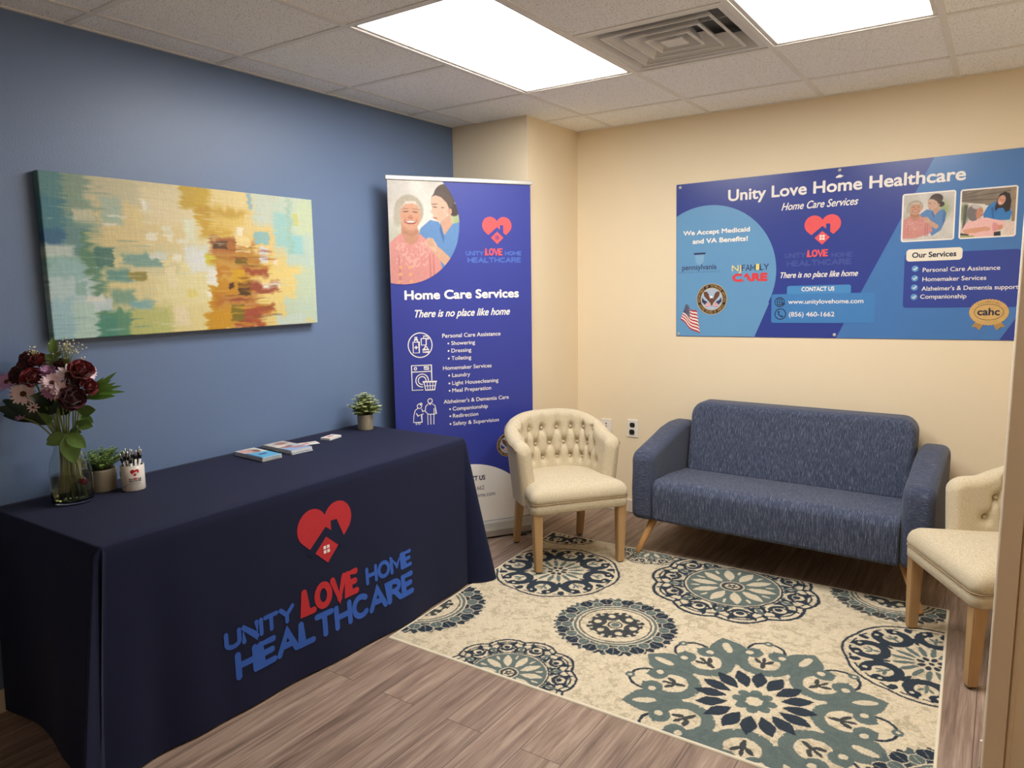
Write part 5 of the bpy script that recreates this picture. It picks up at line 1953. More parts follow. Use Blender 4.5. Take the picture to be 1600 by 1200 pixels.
flower('rose', 'wine-red rose at the top left of the bouquet, under ivory sprigs', -0.106, 0.512, -0.01, U*1.0-rgt*0.5+V_*0.4, 0.028, M_ROSE_D, GR, 1)
flower('rose', 'wine-red rose at the very top of the bouquet, just left of the tall leaves', -0.068, 0.500, 0.01, U*1.0+V_*0.5, 0.031, M_ROSE, GR, 2)
flower('rose', 'broad dark rose second from the top on the left side of the bouquet', -0.117, 0.482, 0.02, U*0.8-rgt*0.5+V_*0.7, 0.030, M_ROSE_D, GR, 3)
flower('rose', 'dark rose on the left above the large white daisy', -0.143, 0.455, 0.03, U*0.4-rgt*0.5+V_*1.0, 0.030, M_ROSE_D, GR, 4)
flower('rose', 'bright crimson rose left of centre, beside the pink daisies', -0.097, 0.447, 0.055, U*0.7+V_*0.9-rgt*0.1, 0.034, M_ROSE, GR, 5, leaf=[(0.35, (-0.3, 0.6, 0.6), 0.05, 0.026)])
flower('rose', 'small dark rose behind the pink daisies at the top middle', 0.000, 0.484, -0.01, U*1.0+V_*0.4, 0.026, M_ROSE_D, GR, 6)
flower('rose', 'full crimson rose at the top right of the bouquet', 0.070, 0.468, 0.02, U*0.8+rgt*0.3+V_*0.6, 0.036, M_ROSE, GR, 7)
flower('rose', 'dark rose just below the full crimson one on the right', 0.044, 0.436, 0.03, U*0.4+rgt*0.3+V_*0.9, 0.028, M_ROSE_D, GR, 8)
flower('rose', 'crimson half-open rose at the right edge, against the spiky leaves', 0.090, 0.412, 0.025, U*0.5+rgt*0.8+V_*0.5, 0.028, M_ROSE, GR, 9, leaf=[(0.5, (0.8, -0.3, 0.4), 0.055, 0.034)])
flower('rose', 'largest nearly black rose facing the room, lowest on the right', 0.030, 0.377, 0.065, V_*1.0+U*0.25+rgt*0.15, 0.036, M_ROSE_D, GR, 10, leaf=[(0.3, (0.7, 0.1, 0.5), 0.055, 0.034), (0.12, (0.8, 0.3, 0.4), 0.06, 0.036)])
flower('daisy', 'large white daisy with a brown eye, low on the left of the bouquet', -0.139, 0.396, 0.06, V_*1.0+U*0.25-rgt*0.2, 0.040, M_PINK, GD, 21)
flower('daisy', 'purple daisy turned sideways at the far left of the bouquet', -0.196, 0.438, 0.02, -rgt*0.45+U*0.5+V_*0.8, 0.034, M_LILAC, GD, 22)
flower('daisy', 'pink daisy in the very middle of the bouquet', -0.034, 0.436, 0.065, V_*0.9+U*0.6, 0.036, M_PINK, GD, 23, layers=2)
flower('daisy', 'lilac daisy above the middle pink one', -0.043, 0.472, 0.035, V_*0.5+U*1.0, 0.032, M_LILAC, GD, 24, layers=2)
flower('daisy', 'lilac daisy hanging below the middle pink one', -0.040, 0.404, 0.065, V_*1.0-U*0.1-rgt*0.2, 0.033, M_LILAC, GD, 25, layers=2)
flower('daisy', 'pale pink daisy right of the middle, above the nearly black rose', 0.000, 0.408, 0.068, V_*0.9+U*0.5+rgt*0.3, 0.036, M_PINK, GD, 26, layers=2)
flower('daisy', 'pale daisy at the top, left of the full crimson rose', 0.022, 0.466, 0.035, V_*0.7+U*0.8, 0.036, M_PINK, GD, 27)
flower('daisy', 'white-edged daisy peeping out behind the full crimson rose', 0.104, 0.462, -0.015, rgt*0.8+U*0.4+V_*0.5, 0.028, M_PINK, GD, 28)
flower('daisy', 'tiny pink daisy bud low on the left, beside the dark blades', -0.158, 0.312, 0.04, U*0.9-rgt*0.3+V_*0.5, 0.017, M_LILAC, GD, 29, np_=9, centre=False)
flower('daisy', 'small half-open pink daisy under the large white one', -0.108, 0.348, 0.055, V_*0.8+U*0.4, 0.019, M_PINK, GD, 30, np_=9)
flower('rose', 'crimson bud sunk in the water inside the glass vase', 0.036, 0.075, 0.030, U*0.3-V_*0.2+rgt*0.2, 0.016, M_ROSE, GR, 31)

def sprig(name, label, cat, pts, leaves, m, up=None, group=None):
    """a leafy stem in the vase: pts in (a, h, dep); leaves (u along, direction(a, h, dep), length, width)"""
    P = [vpos(*q) for q in pts]
    ph = abs(hash(label)) % 7
    foot = VASE+Vector((0.03*math.cos(len(label)), 0.03*math.sin(len(label)), 0.014))
    neck = VASE+Vector((0, 0, 0.20))+rgt*max(-0.028, min(0.028, pts[0][0]*0.4))
    t = thing(name, label, cat, foot, group=group)
    path = [foot, foot.lerp(neck, 0.5), neck]+P
    tube('stem', [q-foot for q in path], [0.0022]*3+[0.0018]*len(P), M_STEM, t, 6)
    for (i, u, dr, ln, wd) in leaves:
        G = Geo()
        A = [neck]+P
        q = A[i].lerp(A[min(i+1, len(A)-1)], u)-foot
        leaf_at(G, q, rgt*dr[0]+Vector((0, 0, dr[1]))+VW*dr[2], ln, wd, (VW+Vector((0, 0, 0.35))) if up is None else up, 0.12, 0.2)
        o = G.out('leaf', m, t)
    return t
sprig('leafy_sprig', 'tall leafy sprig rising above the bouquet in front of the painting corner', 'greenery', [(-0.02, 0.40, 0.0), (-0.020, 0.52, 0.0)],
      [(2, 0.0, (0.05, 1, 0.1), 0.062, 0.030), (1, 0.85, (-0.8, 0.8, 0.2), 0.032, 0.026), (1, 0.9, (0.7, 0.65, 0.2), 0.048, 0.015), (1, 0.72, (-0.6, 0.8, 0.3), 0.045, 0.032), (1, 0.6, (0.3, 0.9, 0.2), 0.04, 0.03)], M_LEAF)
sprig('leafy_sprig', 'fan of long spiky green leaves jutting out right of the roses', 'greenery', [(0.05, 0.33, -0.01), (0.095, 0.385, -0.01)],
      [(2, 0.0, (1, 0.25+0.18*(k-2), 0.1*(k % 2)), 0.085+0.012*((k*3) % 4), 0.017) for k in range(6)]+[(1, 0.6, (1, 0.7, 0.2), 0.09, 0.022), (1, 0.7, (1, 0.1, 0.2), 0.10, 0.020), (1, 0.9, (0.8, 0.9, 0.0), 0.08, 0.018)], M_LEAF_B)
sprig('leafy_sprig', 'long dark blade leaves sweeping out to the left of the vase', 'greenery', [(-0.05, 0.26, 0.0), (-0.10, 0.315, 0.0)],
      [(2, 0.0, (-1, 0.50, 0.1), 0.130, 0.042), (2, 0.0, (-1, 0.22, 0.2), 0.135, 0.044), (1, 0.6, (-1, 0.20, 0.1), 0.150, 0.036), (2, -0.2, (-1, 0.95, 0.0), 0.120, 0.050), (1, 0.3, (-0.9, 0.6, 0.3), 0.12, 0.040)], M_LEAF_D)
sprig('leafy_sprig', 'rounded rose leaves hanging over the right shoulder of the vase', 'greenery', [(0.035, 0.25, 0.04), (0.055, 0.325, 0.04)],
      [(2, 0.0, (0.8, 0.2, 0.4), 0.062, 0.042), (1, 0.9, (0.5, 0.8, 0.4), 0.045, 0.030), (1, 0.45, (1, -0.1, 0.4), 0.055, 0.040), (1, 0.35, (0.3, 0.6, 0.6), 0.04, 0.026), (2, 0, (-0.2, 0.8, 0.4), 0.05, 0.03)], M_LEAF)
sprig('leafy_sprig', 'big leaves drooping in front of the vase neck', 'greenery', [(-0.01, 0.232, 0.045), (0.0, 0.250, 0.050)],
      [(2, 0.0, (0.16, -1, 0.15), 0.105, 0.062), (2, 0.0, (-0.9, -0.35, 0.3), 0.075, 0.045), (2, 0.0, (0.9, -0.65, 0.2), 0.080, 0.050), (1, 0.5, (-1, -0.1, 0.1), 0.07, 0.045)], M_LEAF)
sprig('leafy_sprig', 'dark leaves filling the middle of the bouquet under the blooms', 'greenery', [(-0.03, 0.28, 0.01), (-0.03, 0.36, 0.02)],
      [(2, 0, (math.cos(k*1.05), 0.5+0.4*math.sin(k*2.0), 0.6*math.sin(k*1.05)), 0.085, 0.05) for k in range(7)]+[(1, 0.5, (math.cos(k*1.3), 0.5, 0.6*math.sin(k*1.3)), 0.08, 0.045) for k in range(5)], M_LEAF_D)
def gyps(label, a, h, dep, spread, n, seed):
    rng = random.Random(seed)
    foot = VASE+Vector((0.02*math.cos(seed), 0.02*math.sin(seed), 0.014))
    neck = VASE+Vector((0, 0, 0.20))+rgt*a*0.2
    t = thing('filler_sprig', label, 'flower', foot)
    hub = vpos(a*0.6, h-0.09, dep)
    B = Geo().tube([q-foot for q in [foot, neck, hub]], [0.0015, 0.0014, 0.0011], 5)
    S = Geo()
    for k in range(n):
        q = vpos(a+spread*rng.gauss(0, 0.5), h+spread*0.7*rng.gauss(0, 0.45), dep+rng.uniform(-0.02, 0.02))
        mid_ = hub.lerp(q, 0.5)+Vector((0, 0, 0.008))
        B.tube([hub-foot, mid_-foot, q-foot], [0.0007, 0.0005, 0.0004], 4)
        r = rng.uniform(0.0022, 0.0036)
        v, f = lathe_geo([(0, -r), (r*0.8, -r*0.5), (r, 0.1*r), (r*0.6, 0.8*r), (0, r)], 6)
        S.add([(p[0]+q.x-foot.x, p[1]+q.y-foot.y, p[2]+q.z-foot.z) for p in v], f)
    B.out('stem', M_STEM, t)
    o = S.out('blossom', M_GYP, t)
    o['kind'] = 'stuff'
gyps('airy sprig of tiny ivory blossoms beside the tall leaves', 0.030, 0.545, -0.005, 0.055, 70, 3)
gyps('small ivory sprig lying over the top left rose', -0.092, 0.535, 0.01, 0.022, 22, 5)

# ---------------------------------------------------------------- potted plants
M_POT = mat('grey stone-look pot', (156, 146, 126), rough=0.85, var=0.12, scale=25, bump=0.15, bscale=90)
M_SOIL = mat('dark soil', (34, 30, 26), rough=1.0, var=0.4, scale=200)
M_SUC = mat('green sprig needle', (122, 150, 82), rough=0.6, var=0.35, scale=90)
M_BOX = mat('yellow-green small leaf', (158, 172, 92), rough=0.55, var=0.35, scale=80)
M_BOXD = mat('pale small leaf', (206, 212, 170), rough=0.55, var=0.2, scale=80)
def pot(name, label, x, y, r, h, fill):
    t = thing(name, label, 'plant', (x, y, TT))
    lathe('pot', [(0.0, 0.0), (r*0.94, 0.0), (r*0.97, 0.003), (r, h*0.95), (r*0.985, h), (r*0.90, h), (r*0.88, h*0.9), (0.0, h*0.9)], M_POT, t, 36)
    lathe('soil', [(0.0, h*0.93), (r*0.885, h*0.91), (0.0, h*0.905)], M_SOIL, t, 24)
    fill(t)
    return t
def fill_needles(t):
    rng = random.Random(4)
    S, N = Geo(), Geo()
    for k in range(75):
        a, q = rng.uniform(0, 2*PI), rng.random()**0.6
        p0 = Vector((0.03*q*math.cos(a), 0.03*q*math.sin(a), 0.078))
        lean = 0.062*q
        p1 = p0+Vector((lean*math.cos(a), lean*math.sin(a), rng.uniform(0.035, 0.088)*(1-0.35*q)))
        pts = bez(p0, p0.lerp(p1, 0.5)+Vector((0, 0, 0.012)), p1, 7)
        S.tube(pts, 0.0011, 5)
        for i in range(1, 7):
            for j in range(6):
                an = j*1.05+i*0.5
                d_ = Vector((math.cos(an), math.sin(an), 0.75))
                leaf_at(N, pts[i], d_, rng.uniform(0.009, 0.014), 0.0042, (0, 0, 1), 0.1, 0.3)
    S.out('stem', M_STEM, t)
    N.out('foliage', M_SUC, t)
pot('potted_plant', 'small feathery green plant in a grey pot beside the glass vase', 0.118, -2.905, 0.049, 0.082, fill_needles)
def fill_box(t):
    rng = random.Random(9)
    S, A, B = Geo(), Geo(), Geo()
    for k in range(120):
        a, q = rng.uniform(0, 2*PI), rng.random()**0.5
        p0 = Vector((0.024*q*math.cos(a), 0.024*q*math.sin(a), 0.076))
        el = R(rng.uniform(-8, 88))
        rad = rng.uniform(0.05, 0.088)
        p1 = Vector((0.0, 0.0, 0.098))+Vector((rad*math.cos(el)*math.cos(a), rad*math.cos(el)*math.sin(a), rad*math.sin(el)*1.05))
        pts = bez(p0, p0.lerp(p1, 0.5)+Vector((0, 0, 0.01)), p1, 6)
        S.tube(pts, 0.0009, 4)
        for i in range(2, 6):
            for j in range(4):
                an = j*1.57+i*0.8+k
                d_ = Vector((math.cos(an), math.sin(an), 0.5))
                leaf_at(B if (i == 5 and rng.random() < 0.55) else A, pts[i], d_, rng.uniform(0.012, 0.017), 0.009, (0, 0, 1), 0.2, 0.2)
    S.out('stem', M_STEM, t)
    A.out('foliage', M_BOX, t)
    B.out('leaf_tips', M_BOXD, t)
pot('potted_plant', 'small round yellow-green plant in a grey pot at the far end of the table', 0.150, -1.575, 0.041, 0.080, fill_box)

# ---------------------------------------------------------------- mug of pens
MUG = Vector((0.215, -2.842, TT))
M_MUG = mat('white glazed mug', (226, 220, 212), rough=0.25, var=0.01)
M_MUGB = mat('navy glazed handle', (36, 42, 72), rough=0.25, var=0.02)
t = thing('mug', 'white mug with navy handle and red heart print, full of pens', 'mug', MUG, (0, 0, 0))
mr, mh = 0.0405, 0.096
lathe('cup', [(0.0, 0.0), (mr*0.93, 0.0), (mr, 0.004), (mr, mh-0.001), (mr-0.0018, mh), (mr-0.0036, mh-0.001), (mr-0.0036, 0.008), (0.0, 0.006)], M_MUG, t, 48)
lathe('inner_glaze', [(mr-0.0037, mh-0.002), (mr-0.0038, 0.009), (0.0, 0.0075)], M_MUGB, t, 40)
# handle points away to the left as seen from the room
hd = (-rgt*0.93-fwv*-0.10+fwv*0.35).normalized()
pts = []
for i in range(13):
    a = -PI/2+PI*i/12
    pts.append(hd*(mr-0.002+0.027*math.cos(a))+Vector((0, 0, 0.050+0.031*math.sin(a))))
tube('handle', pts, 0.0052, M_MUGB, t, 10)
M_MRED = mat('red mug print', (196, 36, 44), rough=0.3)
M_MINK = mat('dark mug print', (60, 62, 84), rough=0.3)
md_ = (-fwv*0.80+rgt*0.62).normalized()
a0 = math.atan2(md_.y, md_.x)
def mug_print(name, F, m):
    """wraps flat print (metres, centred on x = 0) round the cup"""
    bm = bmesh.new()
    vs = [bm.verts.new(p) for p in F.v]
    for q in F.f:
        try:
            bm.faces.new([vs[i] for i in q])
        except ValueError:
            pass
    bmesh.ops.triangulate(bm, faces=bm.faces)
    bmesh.ops.subdivide_edges(bm, edges=[e for e in bm.edges if e.calc_length() > 0.005], cuts=2)
    for q in bm.verts:
        a = a0+q.co.x/mr
        rr2 = mr+0.0005-q.co.y
        q.co = Vector((rr2*math.cos(a), rr2*math.sin(a), q.co.z))
    return from_bm(name, bm, m, t)
o = mug_print('heart_emblem', Flat().poly(place(HEART, 0, 0.058, 0.030)), M_MRED)
mug_print('roof_emblem', Flat().poly(place(roof_clipped(), 0, 0.058, 0.030), -0.0004), M_MUG)
mug_print('red_lettering', Flat().letters('LOVE', -0.006, 0.006, 0.045, 0.007, 0.0016), M_MRED)
mug_print('lettering', Flat().letters('UNITY', -0.022, -0.008, 0.045, 0.005, 0.0011).letters('HOME', 0.008, 0.022, 0.045, 0.005, 0.0011).letters('HEALTHCARE', -0.021, 0.021, 0.0375, 0.006, 0.0013)
          .text('(856) 460-1662', -0.017, 0.017, 0.031, 0.0035).text('www.unitylovehome.com', -0.020, 0.020, 0.025, 0.0028), M_MINK)
mug_print('swoosh_print', Flat().stroke([(-0.052+0.003*i, 0.020-0.004*math.sin(i*0.5)+0.0006*i) for i in range(12)], 0.0012), M_MUGB)
# pens
M_PENW = mat('white pen barrel', (230, 228, 224), rough=0.3)
M_PENB = mat('black pen grip', (22, 22, 26), rough=0.4)
M_PENS = mat('silver pen tip', (190, 190, 192), rough=0.25, metal=0.9)
pen0 = thing('pen', 'white ballpoint pen with black clip and silver tip standing in the white mug', 'pen', MUG, group='pens in the mug')
lathe('barrel', [(0.0, 0.0), (0.0016, 0.0), (0.0042, 0.020), (0.0045, 0.108), (0.0, 0.108)], M_PENW, pen0, 10)
lathe('grip', [(0.0045, 0.098), (0.0051, 0.100), (0.0051, 0.110), (0.0045, 0.112)], M_PENB, pen0, 10)
lathe('tip', [(0.0045, 0.108), (0.0042, 0.113), (0.0026, 0.122), (0.0024, 0.132), (0.0, 0.133)], M_PENS, pen0, 10)
box('clip', (0.0048, 0.0068, -0.0016, 0.0016, 0.076, 0.118), M_PENB, pen0, bevel=0.0006)
rng = random.Random(2)
spots = []
for k in range(15):
    if k < 10:
        a = 2*PI*k/10
        spots.append((0.0275*math.cos(a), 0.0275*math.sin(a), a))
    else:
        a = 2*PI*(k-10)/5+0.3
        spots.append((0.0125*math.cos(a), 0.0125*math.sin(a), a))
for k, (px, py, a) in enumerate(spots):
    if k == 0:
        p = pen0
    else:
        p = pen0.copy()
        COL.objects.link(p)
        for ch in list(pen0.children):
            c = ch.copy()
            COL.objects.link(c)
            c.parent = p
    foot = MUG+Vector((px*0.40, py*0.40, 0.0095+rng.uniform(0.0, 0.016)))
    lk = rng.uniform(0.55, 0.85) if k < 10 else 0.5
    d_ = Vector((px*lk+rng.uniform(-0.004, 0.004), py*lk+rng.uniform(-0.004, 0.004), 0.098)).normalized()
    p.location = foot
    p.rotation_mode = 'QUATERNION'
    p.rotation_quaternion = Vector((0, 0, 1)).rotation_difference(d_) @ Euler((0, 0, rng.uniform(0, 6.28))).to_quaternion()

# ---------------------------------------------------------------- brochures and cards
M_PAPER = mat('white paper', (226, 226, 222), rough=0.6, var=0.02)
M_COVER = mat_attr('printed brochure cover', 0.35, coat=0.1)
def cover_blue(U, V):
    img = np.zeros(U.shape+(3,))
    img[...] = (96, 178, 222)
    P_poly(img, U*100, V*100, [(0, 0), (52, 0), (38, 100), (0, 100)], (226, 222, 212), 4)
    P_ell(img, U*100, V*100, 28, 46, 20, 26, (196, 150, 130), 0, 6)
    P_ell(img, U*100, V*100, 30, 30, 12, 14, (120, 90, 76), 0, 5)
    P_ell(img, U*100, V*100, 22, 74, 20, 22, (220, 170, 164), 0, 6)
    P_poly(img, U*100, V*100, [(40, 92), (100, 92), (100, 100), (40, 100)], (38, 84, 130), 2)
    P_poly(img, U*100, V*100, [(62, 30), (72, 30), (72, 70), (62, 70)], (60, 66, 110), 3)
    return img
def cover_grey(U, V):
    img = np.zeros(U.shape+(3,))
    img[...] = (190, 196, 202)
    P_poly(img, U*100, V*100, [(0, 0), (40, 0), (40, 100), (0, 100)], (206, 200, 190), 6)
    P_poly(img, U*100, V*100, [(70, 0), (100, 0), (100, 100), (62, 100)], (150, 176, 216), 4)
    P_ell(img, U*100, V*100, 52, 60, 14, 26, (150, 92, 76), 0, 8)
    P_ell(img, U*100, V*100, 44, 70, 8, 30, (236, 224, 208), 0, 6)
    P_ell(img, U*100, V*100, 20, 40, 10, 26, (160, 110, 90), 0, 8)
    P_ell(img, U*100, V*100, 76, 34, 8, 24, (190, 130, 120), 0, 8)
    P_poly(img, U*100, V*100, [(0, 96), (100, 96), (100, 100), (0, 100)], (60, 66, 84), 2)
    return img
def cover_card(U, V):
    img = np.zeros(U.shape+(3,))
    img[...] = (240, 234, 226)
    P_ell(img, U*100, V*100, 40, 50, 26, 24, (232, 170, 160), 0, 8)
    P_ell(img, U*100, V*100, 52, 34, 12, 12, (176, 120, 104), 0, 6)
    P_poly(img, U*100, V*100, [(66, 30), (94, 30), (94, 40), (66, 40)], (120, 130, 170), 2)
    return img
def slab(name, label, cat, c, ux, lx, ly, th, z, fn, group=None, fan=0.0):
    """printed leaflet; c = centre, ux = angle of its long side"""
    o = thing(name, label, cat, (c[0], c[1], z), (0, 0, ux), group)
    bm = bmesh.new()
    add_box(bm, -lx/2, lx/2, -ly/2, ly/2, 0.0, th-0.0003, 0.0004, 1)
    from_bm('pages', bm, M_PAPER, o)
    nr, nc = 40, 60
    U, V = np.meshgrid(np.linspace(0, 1, nc), np.linspace(0, 1, nr))
    co = np.zeros((nr, nc, 3))
    co[..., 0] = -lx/2+U*lx
    co[..., 1] = ly/2-V*ly
    co[..., 2] = th
    co = co[:, ::-1]
    painted_grid('cover', co, fn(U, V)[:, ::-1], M_COVER, o)
    return o
def pile(n, c, ang, lx, ly, fn, labels, group, jit, seed):
    rng = random.Random(seed)
    for k in range(n):
        top = k == n-1
        dx, dy, da = (0, 0, 0) if top else (rng.uniform(-jit, jit), rng.uniform(-jit, jit), rng.uniform(-0.03, 0.03))
        slab('brochure', labels[1] if top else labels[0], 'brochure', (c[0]+dx, c[1]+dy), ang+da, lx, ly, 0.0036, TT+0.0038*k, fn, group)
pile(5, (0.180, -2.264), math.atan2(-0.015, 0.21), 0.214, 0.096, cover_blue, ('brochure lying under the top one of the blue-covered pile', 'top brochure of the pile with a bright blue cover'), 'brochures in the blue-covered pile', 0.004, 1)
pile(5, (0.180, -2.105), math.atan2(-0.010, 0.215), 0.216, 0.112, cover_grey, ('brochure lying under the top one of the grey-covered pile', 'top brochure of the pile with a grey photo cover'), 'brochures in the grey-covered pile', 0.004, 2)
slab('card', 'single pale card half under the edge of the grey-covered brochures', 'card', (0.160, -1.975), math.atan2(0.078, 0.03), 0.110, 0.062, 0.0012, TT, cover_card)
cs = slab('card_stack', 'low stack of white business cards nearest the round potted plant', 'cards', (0.166, -1.828), math.atan2(0.100, -0.020), 0.092, 0.056, 0.0105, TT, cover_card)
# ================================================================== THE PAINTING ON THE BLUE WALL
STROKES = [(0.033,0.132,0.092,0.368,96,146,148),(0.112,0.095,0.098,0.277,140,165,145),(0.021,0.28,0.069,0.245,78,135,150),(0.024,0.39,0.075,0.111,62,112,150),(0.038,0.525,0.094,0.162,150,195,185),(0.285,0.093,0.276,0.348,214,204,160),(0.226,0.076,0.172,0.183,205,200,165),(0.117,0.245,0.061,0.076,205,205,175),(0.092,0.398,0.073,0.202,110,150,150),(0.057,0.625,0.107,0.201,160,200,200),(0.063,0.752,0.12,0.253,190,215,215),(0.028,0.875,0.082,0.25,165,205,215),(0.098,0.921,0.074,0.257,190,220,210),(0.137,0.472,0.069,0.283,95,140,110),(0.161,0.654,0.064,0.261,105,150,125),(0.212,0.391,0.171,0.118,200,195,150),(0.311,0.291,0.296,0.271,225,205,150),(0.389,0.145,0.192,0.25,228,214,172),(0.309,0.658,0.298,0.356,226,212,156),(0.257,0.576,0.137,0.108,220,208,160),(0.441,0.691,0.232,0.344,232,222,168),(0.4,0.917,0.227,0.228,228,214,150),(0.283,0.918,0.182,0.205,190,195,120),(0.188,0.906,0.092,0.239,96,150,120),(0.161,0.943,0.058,0.158,80,145,125),(0.234,0.79,0.135,0.081,215,208,158),(0.215,0.749,0.073,0.093,125,165,145),(0.275,0.8,0.076,0.054,125,175,180),(0.208,0.609,0.073,0.079,105,155,145),(0.168,0.497,0.058,0.117,78,125,115),(0.288,0.508,0.125,0.081,125,165,155),(0.341,0.576,0.145,0.069,215,205,160),(0.269,0.617,0.062,0.054,150,140,70),(0.499,0.059,0.135,0.186,200,165,55),(0.544,0.139,0.106,0.262,206,172,60),(0.563,0.253,0.116,0.221,205,165,60),(0.625,0.188,0.171,0.165,225,195,110),(0.648,0.036,0.208,0.165,230,210,150),(0.592,0.162,0.185,0.03,190,150,50),(0.515,0.431,0.097,0.175,225,215,165),(0.482,0.462,0.095,0.13,220,222,205),(0.551,0.548,0.074,0.162,215,205,60),(0.588,0.667,0.118,0.27,205,160,40),(0.59,0.818,0.136,0.241,200,140,30),(0.559,0.936,0.117,0.135,205,150,35),(0.676,0.639,0.214,0.369,228,200,120),(0.785,0.674,0.286,0.349,232,208,130),(0.824,0.901,0.293,0.194,226,204,130),(0.683,0.455,0.214,0.245,226,196,110),(0.76,0.359,0.186,0.219,228,200,130),(0.838,0.085,0.233,0.286,198,210,195),(0.9,0.237,0.181,0.389,193,210,192),(0.924,0.399,0.123,0.262,188,210,197),(0.965,0.149,0.094,0.264,200,215,180),(0.845,0.258,0.068,0.272,158,205,202),(0.752,0.328,0.065,0.094,143,190,192),(0.915,0.366,0.061,0.147,153,205,207),(0.952,0.729,0.105,0.3,195,212,185),(0.915,0.877,0.144,0.182,190,210,190),(0.871,0.971,0.14,0.098,195,212,200),(0.624,0.412,0.172,0.09,180,110,50),(0.583,0.369,0.101,0.045,160,95,50),(0.647,0.487,0.192,0.061,175,115,40),(0.626,0.578,0.173,0.091,195,130,40),(0.714,0.578,0.118,0.062,160,80,50),(0.746,0.704,0.14,0.079,150,70,50),(0.721,0.86,0.138,0.078,165,80,50),(0.681,0.934,0.099,0.109,165,75,55),(0.679,0.981,0.117,0.047,170,80,50),(0.62,0.699,0.138,0.121,200,140,35),(0.625,0.79,0.156,0.061,180,105,45),(0.655,0.502,0.053,0.046,120,95,30),(0.642,0.608,0.061,0.091,215,165,35),(0.574,0.392,0.058,0.047,90,62,40),(0.665,0.731,0.049,0.055,80,55,25),(0.665,0.682,0.053,0.031,120,85,25),(0.611,0.683,0.021,0.039,70,42,28),(0.63,0.886,0.054,0.128,125,108,30),(0.201,0.203,0.065,0.169,175,195,175),(0.461,0.305,0.039,0.157,225,228,200),(0.458,0.462,0.039,0.086,222,226,218),(0.481,0.49,0.063,0.101,222,226,222),(0.501,0.563,0.096,0.058,225,228,222),(0.532,0.607,0.041,0.074,232,232,222),(0.534,0.658,0.041,0.053,235,235,225),(0.382,0.312,0.037,0.07,228,222,190),(0.391,0.36,0.015,0.056,235,230,205),(0.345,0.48,0.058,0.05,215,220,205),(0.317,0.155,0.042,0.081,225,218,180),(0.307,0.15,0.018,0.067,240,238,225),(0.408,0.492,0.03,0.051,238,234,215),(0.431,0.378,0.038,0.034,230,228,205),(0.282,0.253,0.032,0.102,228,210,150),(0.326,0.35,0.036,0.055,236,230,205),(0.409,0.89,0.053,0.143,236,222,184),(0.381,0.591,0.037,0.07,236,224,180),(0.389,0.661,0.03,0.07,236,226,186),(0.454,0.735,0.039,0.052,230,215,130),(0.518,0.739,0.024,0.035,240,238,220),(0.659,0.289,0.026,0.052,240,232,210),(0.693,0.226,0.027,0.138,228,205,140),(0.669,0.38,0.062,0.122,236,214,150),(0.756,0.453,0.037,0.11,215,218,225),(0.806,0.509,0.019,0.041,240,215,190),(0.784,0.686,0.076,0.035,235,228,215),(0.148,0.79,0.057,0.078,205,222,225),(0.131,0.756,0.05,0.039,225,228,218),(0.041,0.463,0.082,0.074,200,215,205),(0.09,0.69,0.03,0.089,150,190,180),(0.709,0.056,0.018,0.122,150,180,190),(0.886,0.223,0.01,0.42,150,190,170),(0.913,0.171,0.02,0.098,205,205,120),(0.219,0.233,0.059,0.011,235,235,215),(0.19,0.289,0.039,0.016,235,232,215)]
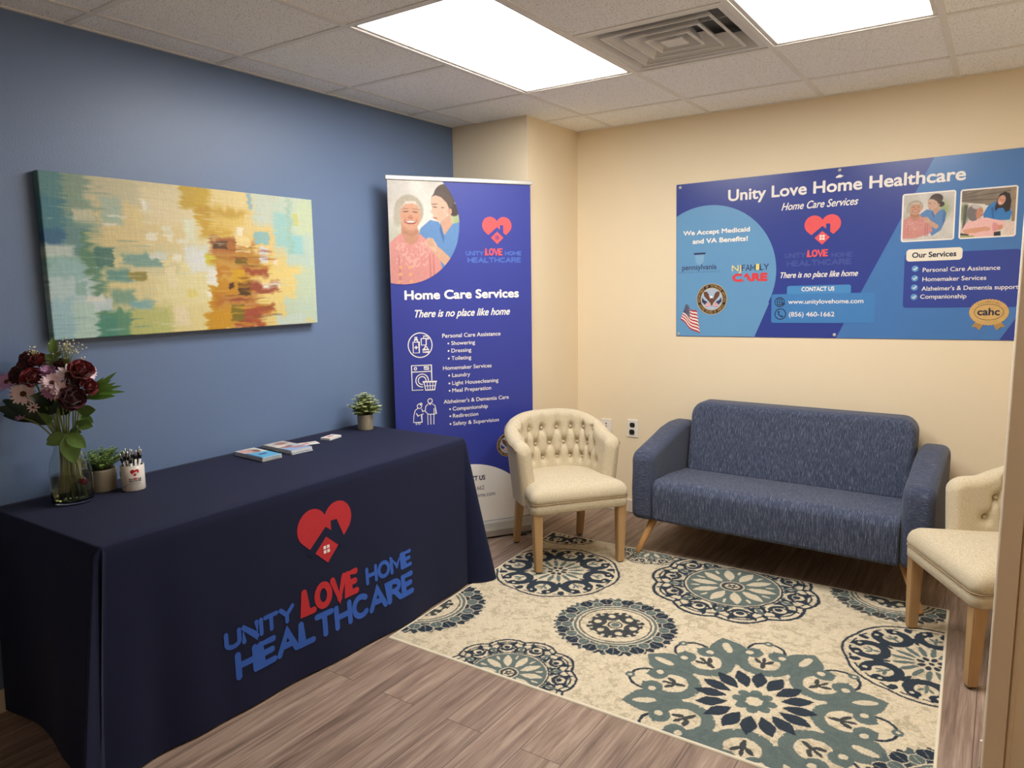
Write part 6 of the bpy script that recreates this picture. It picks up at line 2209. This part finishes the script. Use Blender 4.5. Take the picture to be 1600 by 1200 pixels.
def canvas():
    t = thing('canvas_painting', 'abstract canvas in teal, cream and gold on the blue wall', 'painting', (0.005, -2.379, 1.611))
    w, h, th = 1.224, 0.598, 0.038
    nr, nc = 300, 600
    rng = np.random.default_rng(3)
    U, V = np.meshgrid(np.linspace(0, 1, nc), np.linspace(0, 1, nr))
    img = np.zeros((nr, nc, 3))
    stops = [(0.0, (96, 146, 152)), (0.10, (140, 170, 150)), (0.22, (196, 196, 156)), (0.45, (226, 213, 165)), (0.62, (226, 204, 140)), (0.80, (226, 204, 132)), (1.0, (190, 212, 190))]
    for k in range(3):
        img[..., k] = np.interp(U, [s[0] for s in stops], [s[1][k] for s in stops])
    wob1 = smooth_noise((nr, nc), (60, 24), rng)-0.5
    wob2 = smooth_noise((nr, nc), (22, 60), rng)-0.5
    streak = smooth_noise((nr, nc), (150, 16), rng)-0.5
    vstreak = smooth_noise((nr, nc), (14, 260), rng)-0.5
    for i, (cu, cv, sw, sh, r, g, b_) in enumerate(STROKES):
        big = max(sw*2.05, sh)
        jag = 0.022 if big > 0.2 else 0.010
        du = np.abs(U-cu+wob1*jag+streak*jag*0.9)-sw/2
        dv = np.abs(V-cv+wob2*jag*2)-sh/2
        sd = np.maximum(du*2.05, dv)
        soft = 0.06 if big > 0.3 else (0.03 if big > 0.14 else 0.014)
        a = np.clip(0.5-sd/soft, 0, 1)
        a = a*np.clip(0.94+0.25*streak+0.08*vstreak, 0.5, 1.0)
        col = np.array([r, g, b_], float)
        img = img*(1-a[..., None])+col*a[..., None]
    # spiky brown and gold dashes right of the middle
    for k in range(70):
        v0 = rng.uniform(0.38, 0.98)
        u0 = rng.normal(0.70, 0.045)
        ln, hh = rng.uniform(0.02, 0.06), rng.uniform(0.004, 0.016)
        a = np.clip(1-np.abs(V-v0+wob2*0.01)/hh, 0, 1)*np.clip(1-np.abs(U-u0)/ln, 0, 1)**0.5*0.75
        col = np.array([(150, 72, 52), (176, 108, 44), (200, 146, 40), (120, 80, 36), (214, 170, 60)][k % 5], float)
        img = img*(1-a[..., None])+col*a[..., None]
    for k in range(110):
        v0, u0 = rng.uniform(0.05, 0.97), rng.uniform(0.02, 0.98)
        if 0.6 < u0 < 0.8:
            continue
        ln, hh = rng.uniform(0.01, 0.04), rng.uniform(0.004, 0.012)
        a = np.clip(1-np.abs(V-v0)/hh, 0, 1)*np.clip(1-np.abs(U-u0+wob1*0.02)/ln, 0, 1)**0.5*0.5
        if u0 < 0.3:
            col = np.array([(120, 170, 170), (200, 215, 205), (150, 180, 150), (90, 140, 140)][k % 4], float)
        elif u0 < 0.62:
            col = np.array([(238, 230, 200), (220, 200, 150), (206, 210, 180), (240, 238, 226)][k % 4], float)
        else:
            col = np.array([(236, 218, 150), (180, 212, 200), (214, 214, 170), (160, 205, 206)][k % 4], float)
        img = img*(1-a[..., None])+col*a[..., None]
    tex = 1+0.03*streak+0.02*vstreak+0.05*(rng.random((nr, nc))-0.5)
    img = np.clip((img*0.97+img.mean(-1, keepdims=True)*0.03)*tex[..., None]*0.95, 0, 255)
    relief = 0.0004*(streak+vstreak)+0.0003*(smooth_noise((nr, nc), (60, 120), rng)-0.5)
    co = np.zeros((nr, nc, 3))
    co[..., 0] = th+relief
    co[..., 1] = -w/2+U*w
    co[..., 2] = h/2-V*h
    co[[0, -1], :, 0] = th-0.002
    co[:, [0, -1], 0] = th-0.002
    painted_grid('painted_face', co, img, mat_attr('oil paint on canvas', 0.55, 0.10, 900), t, smooth=True)
    # wrapped sides: the paint runs over the edges
    side = []
    ring = [(-w/2+w*i/120, h/2, 0, int(i*(nc-1)/120)) for i in range(121)]
    ring += [(w/2, h/2-h*i/60, int(i*(nr-1)/60), nc-1) for i in range(1, 61)]
    ring += [(w/2-w*i/120, -h/2, nr-1, nc-1-int(i*(nc-1)/120)) for i in range(1, 121)]
    ring += [(-w/2, -h/2+h*i/60, nr-1-int(i*(nr-1)/60), 0) for i in range(1, 61)]
    co2 = np.zeros((len(ring), 2, 3))
    im2 = np.zeros((len(ring), 2, 3))
    for i, (y, z, a, b_) in enumerate(ring):
        co2[i, 0] = (th-0.002, y, z)
        co2[i, 1] = (0.001, y, z)
        im2[i, :] = img[a, b_]*0.9
    painted_grid('canvas_edge', co2, im2, MATS['oil paint on canvas'], t)
    box('stretcher', (0.0, th-0.006, -w/2+0.004, w/2-0.004, -h/2+0.004, h/2-0.004), mat('raw pine stretcher', (190, 160, 120)), t)
canvas()
